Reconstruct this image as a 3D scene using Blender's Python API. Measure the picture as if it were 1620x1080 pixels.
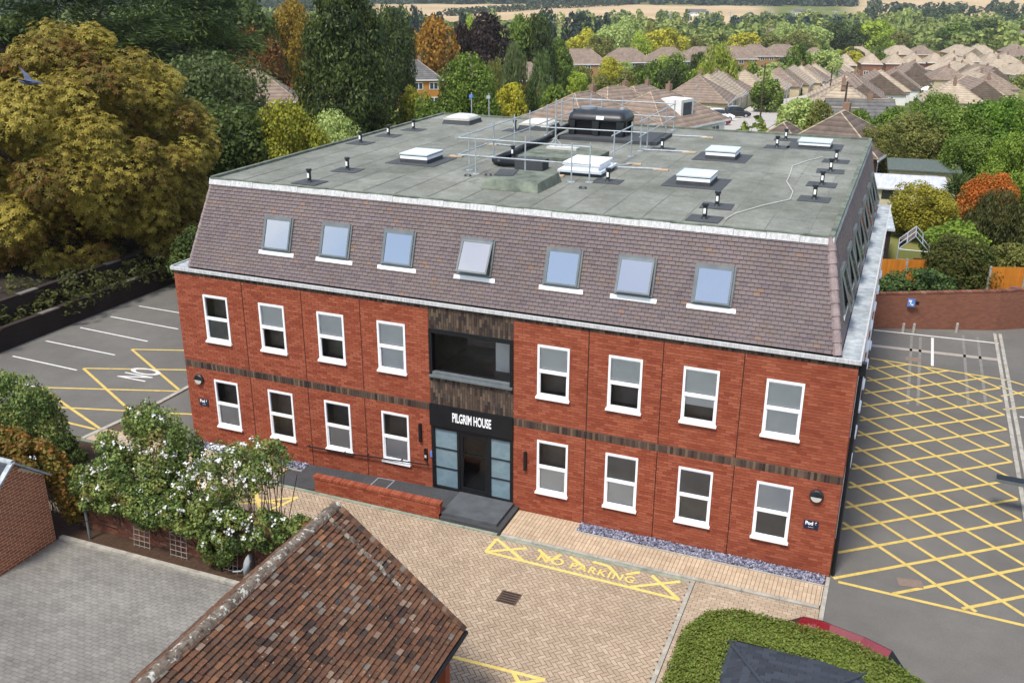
import bpy, math, random
import numpy as np
from mathutils import Matrix, Vector

# ------------------------------------------------------------------ camera, sky, sun, exposure
sc = bpy.context.scene
for o in list(bpy.data.objects): bpy.data.objects.remove(o)
COL = sc.collection
CAM = np.array([19.462, -21.265, 13.643]); YAW, PITCH, ROLL, FPX = -0.3892, 0.3631, -0.0035, 1518.86
def cam_axes():
    cy, sy, cp, sp = math.cos(YAW), math.sin(YAW), math.cos(PITCH), math.sin(PITCH)
    f = np.array([sy*cp, cy*cp, -sp]); r = np.array([cy, -sy, 0.0]); d = np.cross(f, r)
    c, s = math.cos(ROLL), math.sin(ROLL)
    return c*r+s*d, -s*r+c*d, f
AX = cam_axes()
cd = bpy.data.cameras.new('camera'); cam = bpy.data.objects.new('camera', cd); COL.objects.link(cam)
cd.sensor_width = 36; cd.lens = FPX/1620*36; cd.clip_start = .1; cd.clip_end = 12000
m = Matrix.Identity(4)
for i in range(3):
    m[i][0] = AX[0][i]; m[i][1] = -AX[1][i]; m[i][2] = -AX[2][i]; m[i][3] = CAM[i]
cam.matrix_world = m; sc.camera = cam

SUN_TO = Vector((-.10, -.48, .86)).normalized()
w = bpy.data.worlds.new('World'); sc.world = w; w.use_nodes = True
nt = w.node_tree; nt.nodes.clear()
wo = nt.nodes.new('ShaderNodeOutputWorld'); bg = nt.nodes.new('ShaderNodeBackground')
sky = nt.nodes.new('ShaderNodeTexSky'); sky.sky_type = 'NISHITA'; sky.sun_disc = False
sky.sun_elevation = math.asin(SUN_TO.z); sky.sun_rotation = math.atan2(SUN_TO.x, SUN_TO.y)
sky.air_density = 1.0; sky.dust_density = 1.2; sky.altitude = 60
tc = nt.nodes.new('ShaderNodeTexCoord'); nz = nt.nodes.new('ShaderNodeTexNoise')
nz.inputs['Scale'].default_value = 2.6; nz.inputs['Detail'].default_value = 6; nz.inputs['Roughness'].default_value = .55
rp = nt.nodes.new('ShaderNodeValToRGB'); rp.color_ramp.elements[0].position = .50; rp.color_ramp.elements[1].position = .66
mx = nt.nodes.new('ShaderNodeMixRGB'); mx.inputs[2].default_value = (7.5, 7.6, 7.8, 1)
nt.links.new(tc.outputs['Generated'], nz.inputs['Vector']); nt.links.new(nz.outputs['Fac'], rp.inputs['Fac'])
nt.links.new(rp.outputs['Color'], mx.inputs[0]); nt.links.new(sky.outputs[0], mx.inputs[1])
nt.links.new(mx.outputs[0], bg.inputs['Color']); bg.inputs['Strength'].default_value = .15
nt.links.new(bg.outputs[0], wo.inputs['Surface'])
sl = bpy.data.lights.new('sun', 'SUN'); sl.energy = 3.0; sl.angle = math.radians(14); sl.color = (1, .95, .87)
so = bpy.data.objects.new('sun', sl); COL.objects.link(so); so.rotation_euler = SUN_TO.to_track_quat('Z', 'Y').to_euler()
so.location = (0, -40, 60)
sc.view_settings.view_transform = 'Standard'; sc.view_settings.look = 'None'; sc.view_settings.gamma = 1
sc.view_settings.exposure = 0.7

HAZE = .00010
# ------------------------------------------------------------------ helpers
rng = np.random.default_rng(11); random.seed(5)
def project(P):
    q = np.atleast_2d(P) - CAM
    z = q@AX[2]; return np.stack([810+FPX*(q@AX[0])/z, 540+FPX*(q@AX[1])/z, z], 1)
def ploc(o):
    v = Vector((0, 0, 0))
    while o is not None: v += o.location; o = o.parent
    return v
def tag(o, label=None, cat=None, group=None, kind=None):
    if label: o['label'] = label
    if cat: o['category'] = cat
    if group: o['group'] = group
    if kind: o['kind'] = kind
    return o
def empty(name, loc=(0, 0, 0), rz=0, parent=None):
    o = bpy.data.objects.new(name, None); o.empty_display_size = .3; COL.objects.link(o)
    if parent is not None:
        o.parent = parent; loc = Vector(loc)-ploc(parent)
    o.location = loc; o.rotation_euler = (0, 0, rz); return o
def mesh_obj(name, me, mat=None, parent=None):
    o = bpy.data.objects.new(name, me); COL.objects.link(o)
    if parent is not None: o.parent = parent
    if mat is not None and not me.materials: me.materials.append(mat)
    return o
class MB:
    def __init__(s): s.v = []; s.f = []; s.t = []
    def add(s, vs, fs, t=.5):
        n = len(s.v); s.v += [tuple(map(float, a)) for a in vs]
        for f in fs: s.f.append(tuple(n+i for i in f)); s.t.append(t)
        return s
    def box(s, x0, y0, z0, x1, y1, z1, t=.5):
        vs = [(x0,y0,z0),(x1,y0,z0),(x1,y1,z0),(x0,y1,z0),(x0,y0,z1),(x1,y0,z1),(x1,y1,z1),(x0,y1,z1)]
        return s.add(vs, [(3,2,1,0),(4,5,6,7),(0,1,5,4),(1,2,6,5),(2,3,7,6),(3,0,4,7)], t)
    def cbox(s, c, d, rz=0, t=.5):
        ca, sa = math.cos(rz), math.sin(rz); vs = []
        for z in (-1, 1):
            for x, y in ((-1,-1),(1,-1),(1,1),(-1,1)):
                a, b = x*d[0]/2, y*d[1]/2; vs.append((c[0]+a*ca-b*sa, c[1]+a*sa+b*ca, c[2]+z*d[2]/2))
        return s.add(vs, [(3,2,1,0),(4,5,6,7),(0,1,5,4),(1,2,6,5),(2,3,7,6),(3,0,4,7)], t)
    def quad(s, a, b, c, d, t=.5): return s.add([a, b, c, d], [(0,1,2,3)], t)
    def tube(s, p0, p1, r0, r1=None, n=8, cap=True, t=.5):
        r1 = r0 if r1 is None else r1
        p0, p1 = Vector(p0), Vector(p1); d = (p1-p0).normalized()
        a = d.orthogonal().normalized(); b = d.cross(a); vs = []
        for p, r in ((p0, r0), (p1, r1)):
            for i in range(n):
                g = 2*math.pi*i/n; vs.append(p+(a*math.cos(g)+b*math.sin(g))*r)
        fs = [(i, (i+1) % n, n+(i+1) % n, n+i) for i in range(n)]
        if cap: fs += [tuple(range(n-1, -1, -1)), tuple(range(n, 2*n))]
        return s.add(vs, fs, t)
    def path(s, pts, r, n=8):
        for a, b in zip(pts[:-1], pts[1:]): s.tube(a, b, r, r, n)
        return s
    def prism(s, poly, z0, z1, t=.5):
        n = len(poly); vs = [(x, y, z0) for x, y in poly]+[(x, y, z1) for x, y in poly]
        return s.add(vs, [tuple(range(n-1, -1, -1)), tuple(range(n, 2*n))]+[(i, (i+1) % n, n+(i+1) % n, n+i) for i in range(n)], t)
    def loft(s, rings, cap=True, t=.5):
        n = len(rings[0]); vs = [p for r in rings for p in r]; fs = []
        for k in range(len(rings)-1):
            for i in range(n): fs.append((k*n+i, k*n+(i+1) % n, (k+1)*n+(i+1) % n, (k+1)*n+i))
        if cap: fs += [tuple(range(n-1, -1, -1)), tuple(range((len(rings)-1)*n, len(rings)*n))]
        return s.add(vs, fs, t)
    def xform(s, M): s.v = [tuple(M@Vector(a)) for a in s.v]; return s
    def build(s, name, mat, parent=None, local=False, smooth=False, xf=None):
        if xf is not None: s.xform(xf)
        off = Vector((0, 0, 0)) if (local or parent is None) else ploc(parent)
        me = bpy.data.meshes.new(name); me.from_pydata([Vector(a)-off for a in s.v], [], s.f)
        at = me.attributes.new('tint', 'FLOAT', 'FACE'); at.data.foreach_set('value', np.array(s.t, 'f'))
        if smooth: me.polygons.foreach_set('use_smooth', [True]*len(s.f))
        me.materials.append(mat); me.update()
        return mesh_obj(name, me, None, parent)
def np_mesh(name, verts, faces, tints, mats=None):
    """verts (n,3), faces (m,4) quads, tints (m,)"""
    me = bpy.data.meshes.new(name); nv, nf = len(verts), len(faces)
    me.vertices.add(nv); me.vertices.foreach_set('co', np.asarray(verts, 'f').ravel())
    me.loops.add(nf*4); me.loops.foreach_set('vertex_index', np.asarray(faces, 'i').ravel())
    me.polygons.add(nf); me.polygons.foreach_set('loop_start', np.arange(0, nf*4, 4, dtype='i'))
    me.polygons.foreach_set('loop_total', np.full(nf, 4, 'i'))
    at = me.attributes.new('tint', 'FLOAT', 'FACE'); at.data.foreach_set('value', np.asarray(tints, 'f'))
    me.polygons.foreach_set('use_smooth', np.zeros(nf, bool)); me.update(calc_edges=True)
    for mm in (mats or []): me.materials.append(mm)
    return me
BF = np.array([(4,5,6,7),(0,1,5,4),(1,2,6,5),(2,3,7,6),(3,0,4,7)])
def box_verts(u0, u1, v0, v1, ht, hh):
    return np.array([(u0,v0,0),(u1,v0,0),(u1,v1,0),(u0,v1,0),(u0,v0,ht),(u1,v0,ht),(u1,v1,hh),(u0,v1,hh)], float)
def pieces(pname, sname, parent, mat, O, U, V, N, rects, ht, hh=None, lim=300, jit=0.0, tints=None, seed=1):
    """individual slabs lying on the plane O+uU+vV: the largest in view as objects, the rest joined"""
    hh = ht if hh is None else hh
    rects = np.array(rects, float); n = len(rects); r = np.random.default_rng(seed)
    if tints is None: tints = r.random(n)
    tints = np.asarray(tints, float)
    O, U, V, N = (np.array(a, float) for a in (O, U, V, N)); off = np.array(ploc(parent))
    uc = (rects[:,0]+rects[:,1])/2; vc = (rects[:,2]+rects[:,3])/2
    C = O+uc[:,None]*U+vc[:,None]*V; pr = project(C)
    du = np.round(rects[:,1]-rects[:,0], 3); dv = np.round(rects[:,3]-rects[:,2], 3)
    keys = [(a, b) for a, b in zip(du, dv)]; cnt = {}
    for k in keys: cnt[k] = cnt.get(k, 0)+1
    full = np.array([cnt[k] > max(6, .15*n) or n < 40 for k in keys])
    inf = (pr[:,0] > 5)&(pr[:,0] < 1615)&(pr[:,1] > 5)&(pr[:,1] < 1075)&(pr[:,2] > 0)
    cand = np.where(full&inf)[0]; cand = cand[np.argsort(pr[cand,2])][:lim]
    B = np.stack([U, V, N], 0); cache = {}
    for i in cand:
        k = (du[i], dv[i], int(tints[i]*12))
        if k not in cache:
            vv = box_verts(-du[i]/2, du[i]/2, -dv[i]/2, dv[i]/2, ht, hh)
            cache[k] = np_mesh(pname, vv, BF, np.full(5, tints[i]), [mat])
        o = mesh_obj(pname, cache[k], None, parent)
        M = Matrix.Identity(4)
        for a in range(3):
            M[a][0] = U[a]; M[a][1] = V[a]; M[a][2] = N[a]; M[a][3] = C[i][a]-off[a]+N[a]*jit*r.random()
        o.matrix_local = M
    rest = np.setdiff1d(np.arange(n), cand)
    if len(rest):
        R = rects[rest]; k = len(R); vv = np.zeros((k, 8, 3))
        ui = [0,1,1,0]*2; vi = [2,2,3,3]*2
        for a in range(8):
            vv[:,a,0] = R[:,ui[a]]; vv[:,a,1] = R[:,vi[a]]
            if a >= 4: vv[:,a,2] = (ht if vi[a] == 2 else hh)
        vv[:,4:,2] += jit*r.random((k,1))
        wv = O+vv.reshape(-1,3)@B - off
        fs = (BF[None]+8*np.arange(k)[:,None,None]).reshape(-1,4)
        o = mesh_obj(sname, np_mesh(sname, wv, fs, np.repeat(tints[rest], 5), [mat]), None, parent)
        o['kind'] = 'stuff'
def bond(u0, u1, v0, v1, bl, bh, gap, holes=(), off=.5, joints=(), r=None):
    """running bond rectangles inside a field with rectangular holes"""
    out = []; k = 0; v = v0
    edges = [u0]+[j for j in joints if u0 < j < u1]+[u1]
    while v < v1-.01:
        vt = min(v+bh, v1)
        for a, b in zip(edges[:-1], edges[1:]):
            segs = [(a+(.007 if a != u0 else 0), b-(.007 if b != u1 else 0))]
            for h0, h1, g0, g1 in holes:
                if min(vt, g1)-max(v, g0) > .4*(vt-v):
                    ns = []
                    for p, q in segs:
                        if h1 <= p or h0 >= q: ns.append((p, q))
                        else:
                            if h0 > p: ns.append((p, h0))
                            if h1 < q: ns.append((h1, q))
                    segs = ns
            for p, q in segs:
                s0 = math.floor((p-(k % 2)*off*bl)/bl)*bl+(k % 2)*off*bl
                while s0 < q-.005:
                    x0 = max(s0, p); x1 = min(s0+bl, q)
                    if x1-x0 > .02: out.append((round(x0+gap/2, 4), round(x1-gap/2, 4), v+gap/2, vt-gap/2))
                    s0 += bl
        v += bh; k += 1
    return out
def hole_rects(u0, u1, v0, v1, holes):
    us = sorted({u0, u1}|{min(max(h[i], u0), u1) for h in holes for i in (0, 1)})
    vs = sorted({v0, v1}|{min(max(h[i], v0), v1) for h in holes for i in (2, 3)})
    out = []
    for a, b in zip(us[:-1], us[1:]):
        for c, d in zip(vs[:-1], vs[1:]):
            x, y = (a+b)/2, (c+d)/2
            if not any(h[0] < x < h[1] and h[2] < y < h[3] for h in holes): out.append((a, b, c, d))
    return out
def text_mesh(body, size, depth=.0, sx=1.0, bold=0.0, align='LEFT', space=1.0):
    c = bpy.data.curves.new('t', 'FONT'); c.body = body; c.size = size; c.extrude = depth; c.offset = bold
    c.align_x = align; c.space_character = space
    o = bpy.data.objects.new('t', c); COL.objects.link(o); bpy.context.view_layer.update()
    me = bpy.data.meshes.new_from_object(o.evaluated_get(bpy.context.evaluated_depsgraph_get()))
    bpy.data.objects.remove(o)
    for v in me.vertices: v.co.x *= sx
    return me
def frame(o, x, y, z):
    M = Matrix.Identity(4)
    for i in range(3): M[i][0] = x[i]; M[i][1] = y[i]; M[i][2] = z[i]; M[i][3] = o[i]
    return M

# ------------------------------------------------------------------ materials
def lin(c): return tuple(((x/12.92) if x <= .04045 else ((x+.055)/1.055)**2.4) for x in c)
def hx(s): return lin(tuple(int(s[i:i+2], 16)/255 for i in (0, 2, 4)))
def pmat(name, cols, rough=.85, attr=False, ns=6, big=None, bump=0, bs=60, metal=0, spec=.3, interp='LINEAR', stretch=None, trans=0, coat=0, speck=None):
    """cols: list of linear rgb; driven by the face attribute 'tint' or by noise; optional large stains and bump"""
    m = bpy.data.materials.new(name); m.use_nodes = True; t = m.node_tree; t.nodes.clear(); L = t.links.new; A = t.nodes.new
    out = A('ShaderNodeOutputMaterial'); b = A('ShaderNodeBsdfPrincipled')
    geo = A('ShaderNodeNewGeometry'); vec = geo.outputs['Position']
    if stretch:
        mp = A('ShaderNodeMapping'); mp.inputs['Scale'].default_value = stretch; L(vec, mp.inputs['Vector']); vec = mp.outputs[0]
    def noise(s, d=4, r=.6):
        n = A('ShaderNodeTexNoise'); n.inputs['Scale'].default_value = s; n.inputs['Detail'].default_value = d; n.inputs['Roughness'].default_value = r
        L(vec, n.inputs['Vector']); return n.outputs['Fac']
    ramp = A('ShaderNodeValToRGB'); e = ramp.color_ramp; e.interpolation = interp
    while len(e.elements) < len(cols): e.elements.new(.5)
    lo, hi = (0, 1) if attr else (.32, .68)
    for i, c in enumerate(cols):
        e.elements[i].position = lo+(hi-lo)*i/max(1, len(cols)-(0 if interp == 'CONSTANT' else 1)); e.elements[i].color = (*c[:3], 1)
    if attr:
        a = A('ShaderNodeAttribute'); a.attribute_name = 'tint'; L(a.outputs['Fac'], ramp.inputs['Fac'])
    else: L(noise(ns), ramp.inputs['Fac'])
    col = ramp.outputs['Color']
    def mul(col, fac, lowc, p0=.35, p1=.65):
        r2 = A('ShaderNodeValToRGB'); r2.color_ramp.elements[0].position = p0; r2.color_ramp.elements[1].position = p1
        r2.color_ramp.elements[0].color = (*lowc, 1); r2.color_ramp.elements[1].color = (1, 1, 1, 1); L(fac, r2.inputs['Fac'])
        mm = A('ShaderNodeMixRGB'); mm.blend_type = 'MULTIPLY'; mm.inputs[0].default_value = 1; L(col, mm.inputs[1]); L(r2.outputs['Color'], mm.inputs[2]); return mm.outputs[0]
    for q in ([big] if isinstance(big, tuple) else (big or [])): col = mul(col, noise(q[0], 5), q[1] if isinstance(q[1], tuple) else (q[1],)*3)
    if speck:
        r3 = A('ShaderNodeValToRGB'); r3.color_ramp.elements[0].position = speck[1]; r3.color_ramp.elements[1].position = speck[1]+.06
        L(noise(speck[0], 5, .7), r3.inputs['Fac']); m3 = A('ShaderNodeMixRGB'); L(r3.outputs['Color'], m3.inputs[0]); L(col, m3.inputs[1]); m3.inputs[2].default_value = (*speck[2], 1); col = m3.outputs[0]
    L(col, b.inputs['Base Color']); b.inputs['Roughness'].default_value = rough; b.inputs['Metallic'].default_value = metal
    b.inputs['Specular IOR Level'].default_value = spec; b.inputs['Coat Weight'].default_value = coat
    if bump:
        bn = A('ShaderNodeBump'); bn.inputs['Strength'].default_value = bump; bn.inputs['Distance'].default_value = .02; L(noise(bs, 3), bn.inputs['Height']); L(bn.outputs[0], b.inputs['Normal'])
    sh = b.outputs[0]
    if trans:
        tr = A('ShaderNodeBsdfTranslucent'); L(col, tr.inputs['Color']); ms = A('ShaderNodeMixShader'); ms.inputs[0].default_value = trans
        L(sh, ms.inputs[1]); L(tr.outputs[0], ms.inputs[2]); sh = ms.outputs[0]
    L(sh, out.inputs['Surface']); return m
def glass(name, tint=(.8, .85, .88), body=(.012, .014, .016), ior=1.52, trans=.75, rough=.02):
    m = bpy.data.materials.new(name); m.use_nodes = True; t = m.node_tree; t.nodes.clear(); L = t.links.new; A = t.nodes.new
    out = A('ShaderNodeOutputMaterial'); fr = A('ShaderNodeFresnel'); fr.inputs['IOR'].default_value = ior
    gl = A('ShaderNodeBsdfGlossy'); gl.inputs['Roughness'].default_value = rough; tp = A('ShaderNodeBsdfTransparent'); tp.inputs['Color'].default_value = (*tint, 1)
    df = A('ShaderNodeBsdfDiffuse'); df.inputs['Color'].default_value = (*body, 1); m1 = A('ShaderNodeMixShader'); m1.inputs[0].default_value = trans
    L(df.outputs[0], m1.inputs[1]); L(tp.outputs[0], m1.inputs[2]); m2 = A('ShaderNodeMixShader'); L(fr.outputs[0], m2.inputs[0]); L(m1.outputs[0], m2.inputs[1]); L(gl.outputs[0], m2.inputs[2]); L(m2.outputs[0], out.inputs['Surface']); return m
MT = {}
MT['brick'] = pmat('red brick', [hx('7f3a26'), hx('88432d'), hx('8f4931'), hx('944e36'), hx('9b563e'), hx('833e29')], .9, attr=True, big=[(.6, .92)], bump=.35, bs=90, speck=(1.5, .73, hx('a0705e')))
MT['obrick'] = pmat('orange store brick', [hx('94512f'), hx('a05a36'), hx('a9633c'), hx('8c4a2b')], .9, attr=True, bump=.3, bs=90)
MT['mortar'] = pmat('brick mortar', [hx('6e4a3c'), hx('7c5646')], .95, ns=20)
MT['oldbrick'] = pmat('stained old brick', [hx('6a4232'), hx('7c4e3a'), hx('875844'), hx('74483a'), hx('94705c')], .95, attr=True, big=[(1.2, .7), (6, .8)], bump=.4, bs=60)
MT['pmort'] = pmat('pale lime mortar', [hx('c2ad98'), hx('d0bda8')], .95, ns=20)
MT['seam'] = pmat('felt lap seam', [hx('6a6d66'), hx('7c7e76')], .95, ns=3)
MT['dbrick'] = pmat('dark multi brick', [hx('2c2422'), hx('3d322c'), hx('54463c'), hx('4a3a30'), hx('6b5a4a'), hx('35302f')], .85, attr=True, big=(6, .8), bump=.3, bs=90)
MT['dmortar'] = pmat('dark mortar', [hx('57504a'), hx('6a625a')], .95)
MT['joint'] = pmat('dark sealant', [hx('2a1a16'), hx('35221c')], .9)
MT['tile'] = pmat('plum clay tile', [hx('635759'), hx('6a5e60'), hx('6f6364'), hx('6c6061'), hx('726664'), hx('6e605c'), hx('7c6558')], .75, attr=True, big=[(.7, .86), (5, .88)], bump=.2, bs=80)
MT['bbrick'] = None
MT['white'] = pmat('white plastic', [(.74, .75, .76), (.8, .8, .8)], .45, ns=3)
MT['wpaint'] = pmat('weathered white paint', [(.36, .36, .36), (.5, .5, .5), (.6, .6, .6)], .6, ns=5, stretch=(9, 9, .8), big=(1.5, .75))
MT['lead'] = pmat('grey lead sheet', [hx('8d9498'), hx('a4aaad'), hx('b8bcbc')], .55, ns=5, big=(2, .7))
MT['felt'] = pmat('grey mineral felt', [hx('84867d'), hx('8d8e86'), hx('93948b'), hx('8a8b83')], .95, attr=True, big=[(.3, (.66,.67,.65)), (.9, (.74,.74,.69)), (4, .8), (16, .84)], bump=.3, bs=150, speck=(.9, .62, hx('686a5f')))
MT['felt2'] = pmat('new dark felt', [hx('3f4245'), hx('4b4e50')], .9, ns=30, big=(2, .8), bump=.2, bs=150)
MT['mossfelt'] = pmat('mossy felt', [hx('4f564b'), hx('6a7064'), hx('77806f')], .95, ns=3, big=(1.2, .7), bump=.3, bs=90)
MT['black'] = pmat('black painted metal', [hx('141517'), hx('1b1c1f')], .45, ns=4)
MT['blackp'] = pmat('black plastic', [hx('1a1c1e'), hx('26282b')], .42, ns=3, spec=.5)
MT['anth'] = pmat('grey aluminium frame', [hx('565c5e'), hx('656b6d')], .45, ns=3, spec=.5)
MT['galv'] = pmat('galvanised steel', [hx('9aa0a4'), hx('b2b8bb')], .45, ns=8, metal=.4)
MT['wood'] = pmat('raw timber board', [hx('a08a6e'), hx('b8a488')], .9, ns=5)
MT['glass'] = glass('window glass', tint=(.98,.985,.99), trans=.975)
MT['rglass'] = glass('roof window glass', trans=.25, ior=6.0, body=(.06, .07, .08))
MT['frost'] = pmat('frosted glass', [hx('5f747e'), hx('728790'), hx('627780')], .22, ns=1.2, spec=.6)
MT['dome'] = pmat('opal skylight', [hx('aeada4'), hx('bebdb5')], .35, ns=2)
MT['lid'] = pmat('rooflight glass lid', [hx('aebac2'), hx('c4ccd1')], .12, ns=1, spec=.8)
MT['screen'] = pmat('dark mesh screen', [hx('85807a'), hx('928d86')], .9, ns=2)
MT['blind'] = pmat('grey roller blind', [(.74,.73,.70), (.80,.79,.76)], .9, ns=2)
MT['room'] = pmat('dim room', [hx('6e655c'), hx('80766c')], .95, ns=2)
MT['asph'] = pmat('worn asphalt', [hx('5f5c57'), hx('6a6762'), hx('74716b')], .95, ns=60, big=[(.25, .8), (1.5, .9), (.08, .86)], bump=.3, bs=250, speck=(170, .66, hx('918d86')))
MT['asphdark'] = pmat('dark ramp surfacing', [hx('363739'), hx('434446'), hx('4b4c4e')], .85, ns=30, big=[(1.3, .75)], bump=.15, bs=200)
MT['patch'] = pmat('brown patch', [hx('6f5f55'), hx('7c6c60')], .95, ns=20)
MT['paver'] = pmat('buff clay paver', [hx('9f8c76'), hx('a7947e'), hx('ad9a84'), hx('a4917b'), hx('9e8b76'), hx('b2a08a')], .9, attr=True, big=[(.5, .86), (2.5, .9)], bump=.25, bs=90)
MT['paver2'] = pmat('pale buff paver', [hx('b09a80'), hx('b9a389'), hx('c0aa8f'), hx('b59f86')], .9, attr=True, big=[(.8, .84), (3, .9)], bump=.25, bs=90)
MT['gpaver'] = pmat('grey concrete paver', [hx('7d7973'), hx('85817b'), hx('8b8780'), hx('827e78')], .95, attr=True, big=[(.35, .72), (1.7, .84), (9, .9)], bump=.25, bs=120)
MT['pmortar'] = pmat('paver jointing sand', [hx('4a3c32'), hx('5a4a3e')], .95, ns=20)
MT['gmortar'] = pmat('dark jointing sand', [hx('4c4945'), hx('5a5752')], .95, ns=20)
MT['conc'] = pmat('concrete kerb', [hx('8f8a80'), hx('a29d92'), hx('aca79b')], .95, ns=6, big=[(2, .75)], bump=.2, bs=100)
MT['mossconc'] = pmat('mossy kerb', [hx('6f7a68'), hx('8a9180'), hx('929484')], .95, ns=4, big=(1.5, .75), bump=.2, bs=100)
MT['yellow'] = pmat('yellow road paint', [hx('b3984c'), hx('c6ac60'), hx('bfa457')], .85, ns=7, big=[(3, .84)], speck=(26, .62, hx('8a7d66')))
MT['yellow2'] = pmat('chalky yellow paint', [hx('c2aa5c'), hx('d2bb6e')], .85, ns=7, speck=(18, .60, hx('a5917a')))
MT['wline'] = pmat('white road paint', [hx('b9b7b2'), hx('d0cec9')], .85, ns=7, speck=(22, .64, hx('86817c')))
MT['worn'] = pmat('worn ghost paint', [hx('6c6964'), hx('827e78')], .9, ns=14, speck=(7, .5, hx('6a6762')))
MT['slate'] = pmat('plum slate chippings', [hx('4c4d5c'), hx('6a6a7a'), hx('85859a'), hx('a2a2b2'), hx('5d5a66')], .7, attr=True)
MT['soil'] = pmat('dark soil', [hx('3a2a20'), hx('4a382b')], 1, ns=12, bump=.4, bs=40)
MT['otile'] = pmat('old clay roof tile', [hx('43332b'), hx('553d31'), hx('634332'), hx('6e4c38'), hx('5a4335'), hx('7a563e'), hx('664838'), hx('5e4a3e'), hx('8e6244'), hx('857a6e'), hx('38302d')], .95, attr=True, big=[(1.1, .72), (9, .78)], bump=.5, bs=60, speck=(13, .635, hx('9a9486')))
MT['ridge'] = pmat('lichened ridge tile', [hx('4e4238'), hx('675a4e'), hx('7a7064'), hx('5a4b40')], .95, ns=7, big=(3, .6), bump=.6, bs=40, speck=(8, .55, hx('b5b1a6')))
MT['fillet'] = pmat('mortar fillet', [hx('84796a'), hx('a09686')], .95, ns=9, bump=.4, bs=40, big=(2, .7))
MT['timber'] = pmat('dark timber', [hx('221d1a'), hx('2d2622')], .9, ns=6)
MT['litter'] = pmat('shade-darkened leaf litter', [hx('231c17'), hx('302720')], 1, ns=5, bump=.5, bs=15)  # litter colour lowered to carry the shade beneath the tree crown
MT['dslate'] = pmat('dark slate tile', [hx('2c3036'), hx('343840'), hx('3b4048'), hx('30343b')], .7, attr=True, big=(1.5, .82), bump=.15, bs=60)
MT['redcar'] = pmat('red car paint', [hx('6c0f1b'), hx('74121e')], .22, ns=1, coat=.8)
MT['whitecar'] = pmat('white car paint', [(.75, .76, .77), (.78, .78, .79)], .25, ns=1, coat=.6)
MT['greycar'] = pmat('silver car paint', [hx('9aa4ae'), hx('a8b0b8')], .25, ns=1, coat=.6)
MT['blackcar'] = pmat('dark car paint', [hx('1d2024'), hx('24282c')], .25, ns=1, coat=.6)
MT['bluecar'] = pmat('blue-grey car paint', [hx('5c6f86'), hx('66798f')], .25, ns=1, coat=.6)
MT['tyre'] = pmat('tyre rubber', [hx('1b1b1b'), hx('242424')], .9)
MT['carglass'] = pmat('car glass', [hx('1b2024'), hx('232a30')], .08, spec=.8)
MT['bluebadge'] = pmat('navy plate', [hx('1d2437'), hx('232b42')], .5)
MT['blue'] = pmat('blue plastic', [hx('2f4f86'), hx('3a5c96')], .5)
MT['sblue'] = pmat('sign blue', [hx('4d74b8'), hx('5a80c0')], .5)
MT['bark'] = pmat('bark', [hx('3a3028'), hx('4e4236')], .95, ns=9, bump=.5, bs=20, stretch=(1, 1, .3))
MT['fence'] = pmat('orange stained fence', [hx('b06a1c'), hx('c47a26'), hx('ba7220')], .85, attr=True, big=(1.5, .8))
MT['gfence'] = pmat('weathered grey fence', [hx('6b655e'), hx('7d766e'), hx('736c64')], .9, attr=True, big=(1.5, .75))
MT['wallstone'] = pmat('shade-darkened brick wall', [hx('2b2420'), hx('352b26'), hx('302723')], .95, ns=8, big=(1, .7), bump=.5, bs=25)  # brick colour darkened to stand in for shade under the chestnut
MT['pigeon'] = pmat('slate blue feathers', [hx('2f3548'), hx('434960'), hx('565c76')], .7, ns=14)
MT['petal'] = pmat('white petals', [(.75, .74, .70), (.8, .8, .78)], .8, attr=True, trans=.3)
for nm, cs in dict(
    chestnut=['6a4c1e', '5c501e', '716526', '84762e', '968838', '857830', '9c8e40'], cedar=['26301a', '3a4622', '505e2c', '667636'], cedar2=['2e3c20', '445428', '5e7034', '74843e'],
    dgreen=['252f14', '35421c', '485626', '5a6830'], dgreen2=['2f3a1e', '424f29', '566136', '687040'], dconifer=['1e2a12', '2c3a18', '404f22', '606830', '33421e'],
    gold=['5a4a14', '7a661e', '957c2a', '6c5a1a'], rust=['5a3c1c', '6f4c24', '84602e', '644220'], orange=['6a4a16', '8a641e', '9c7428', '7a5a1a'], orange2=['8a4a18', 'a85c1e', 'b86e2a', '7a4418', '6a6a24'],
    purple=['1e1614', '2c201e', '3a2c28', '33271f'], lime=['687a24', '879830', 'a0b040', '788a2a'], lime2=['4c6018', '64782a', '7e9236', '56701f'], green=['334419', '4a5e22', '62762c', '788c38', '3c4e1c'],
    green2=['344c16', '4a661e', '628028', '769032'], olive=['4c5026', '636630', '7c7c3e', '6c7438'], pale=['72823f', '8e9c56', 'a8b46e', '808f4a'], yellow=['7a7822', '9a962c', 'b8b03a', '888628'],
    yellow2=['5e5c1c', '7c7626', '989030', '6a661e'], yellowgreen=['5a5e1c', '7a7c26', '969430', '4a521c'], birch=['3e4a2a', '566238', '6c7648', '4a5630'], birch2=['3a4a26', '4e6032', '627440', '44552c'],
    willow=['4e5e20', '74802c', '98a040', '627226'], ddistant=['26342a', '334236', '3e4c3e'], dolive=['3a3c1c', '3e4220', '525428', '4a3e20'], shrub=['2c3414', '3c461a', '525c26', '4a3c1a', '5c5c28'], shrub2=['26361a', '384c24', '4e6232', '62763e'],
    rosegreen=['364422', '506232', '6a7c42', '84904c', '76683a'], hedge=['4a5620', '5c682a', '707c34', '66722e', '525e24', '7c7438'], vine=['4a5020', '7a4a22', '5c6428', '8a5a2a', '6c6c30'], palm=['33421e', '46562a', '5c6c38']).items():
    MT['f_'+nm] = pmat('foliage '+nm, [tuple(min(.8, 1.18*q) for q in hx(c)) for c in cs], .6, attr=True, trans=.36, spec=.25)

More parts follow.
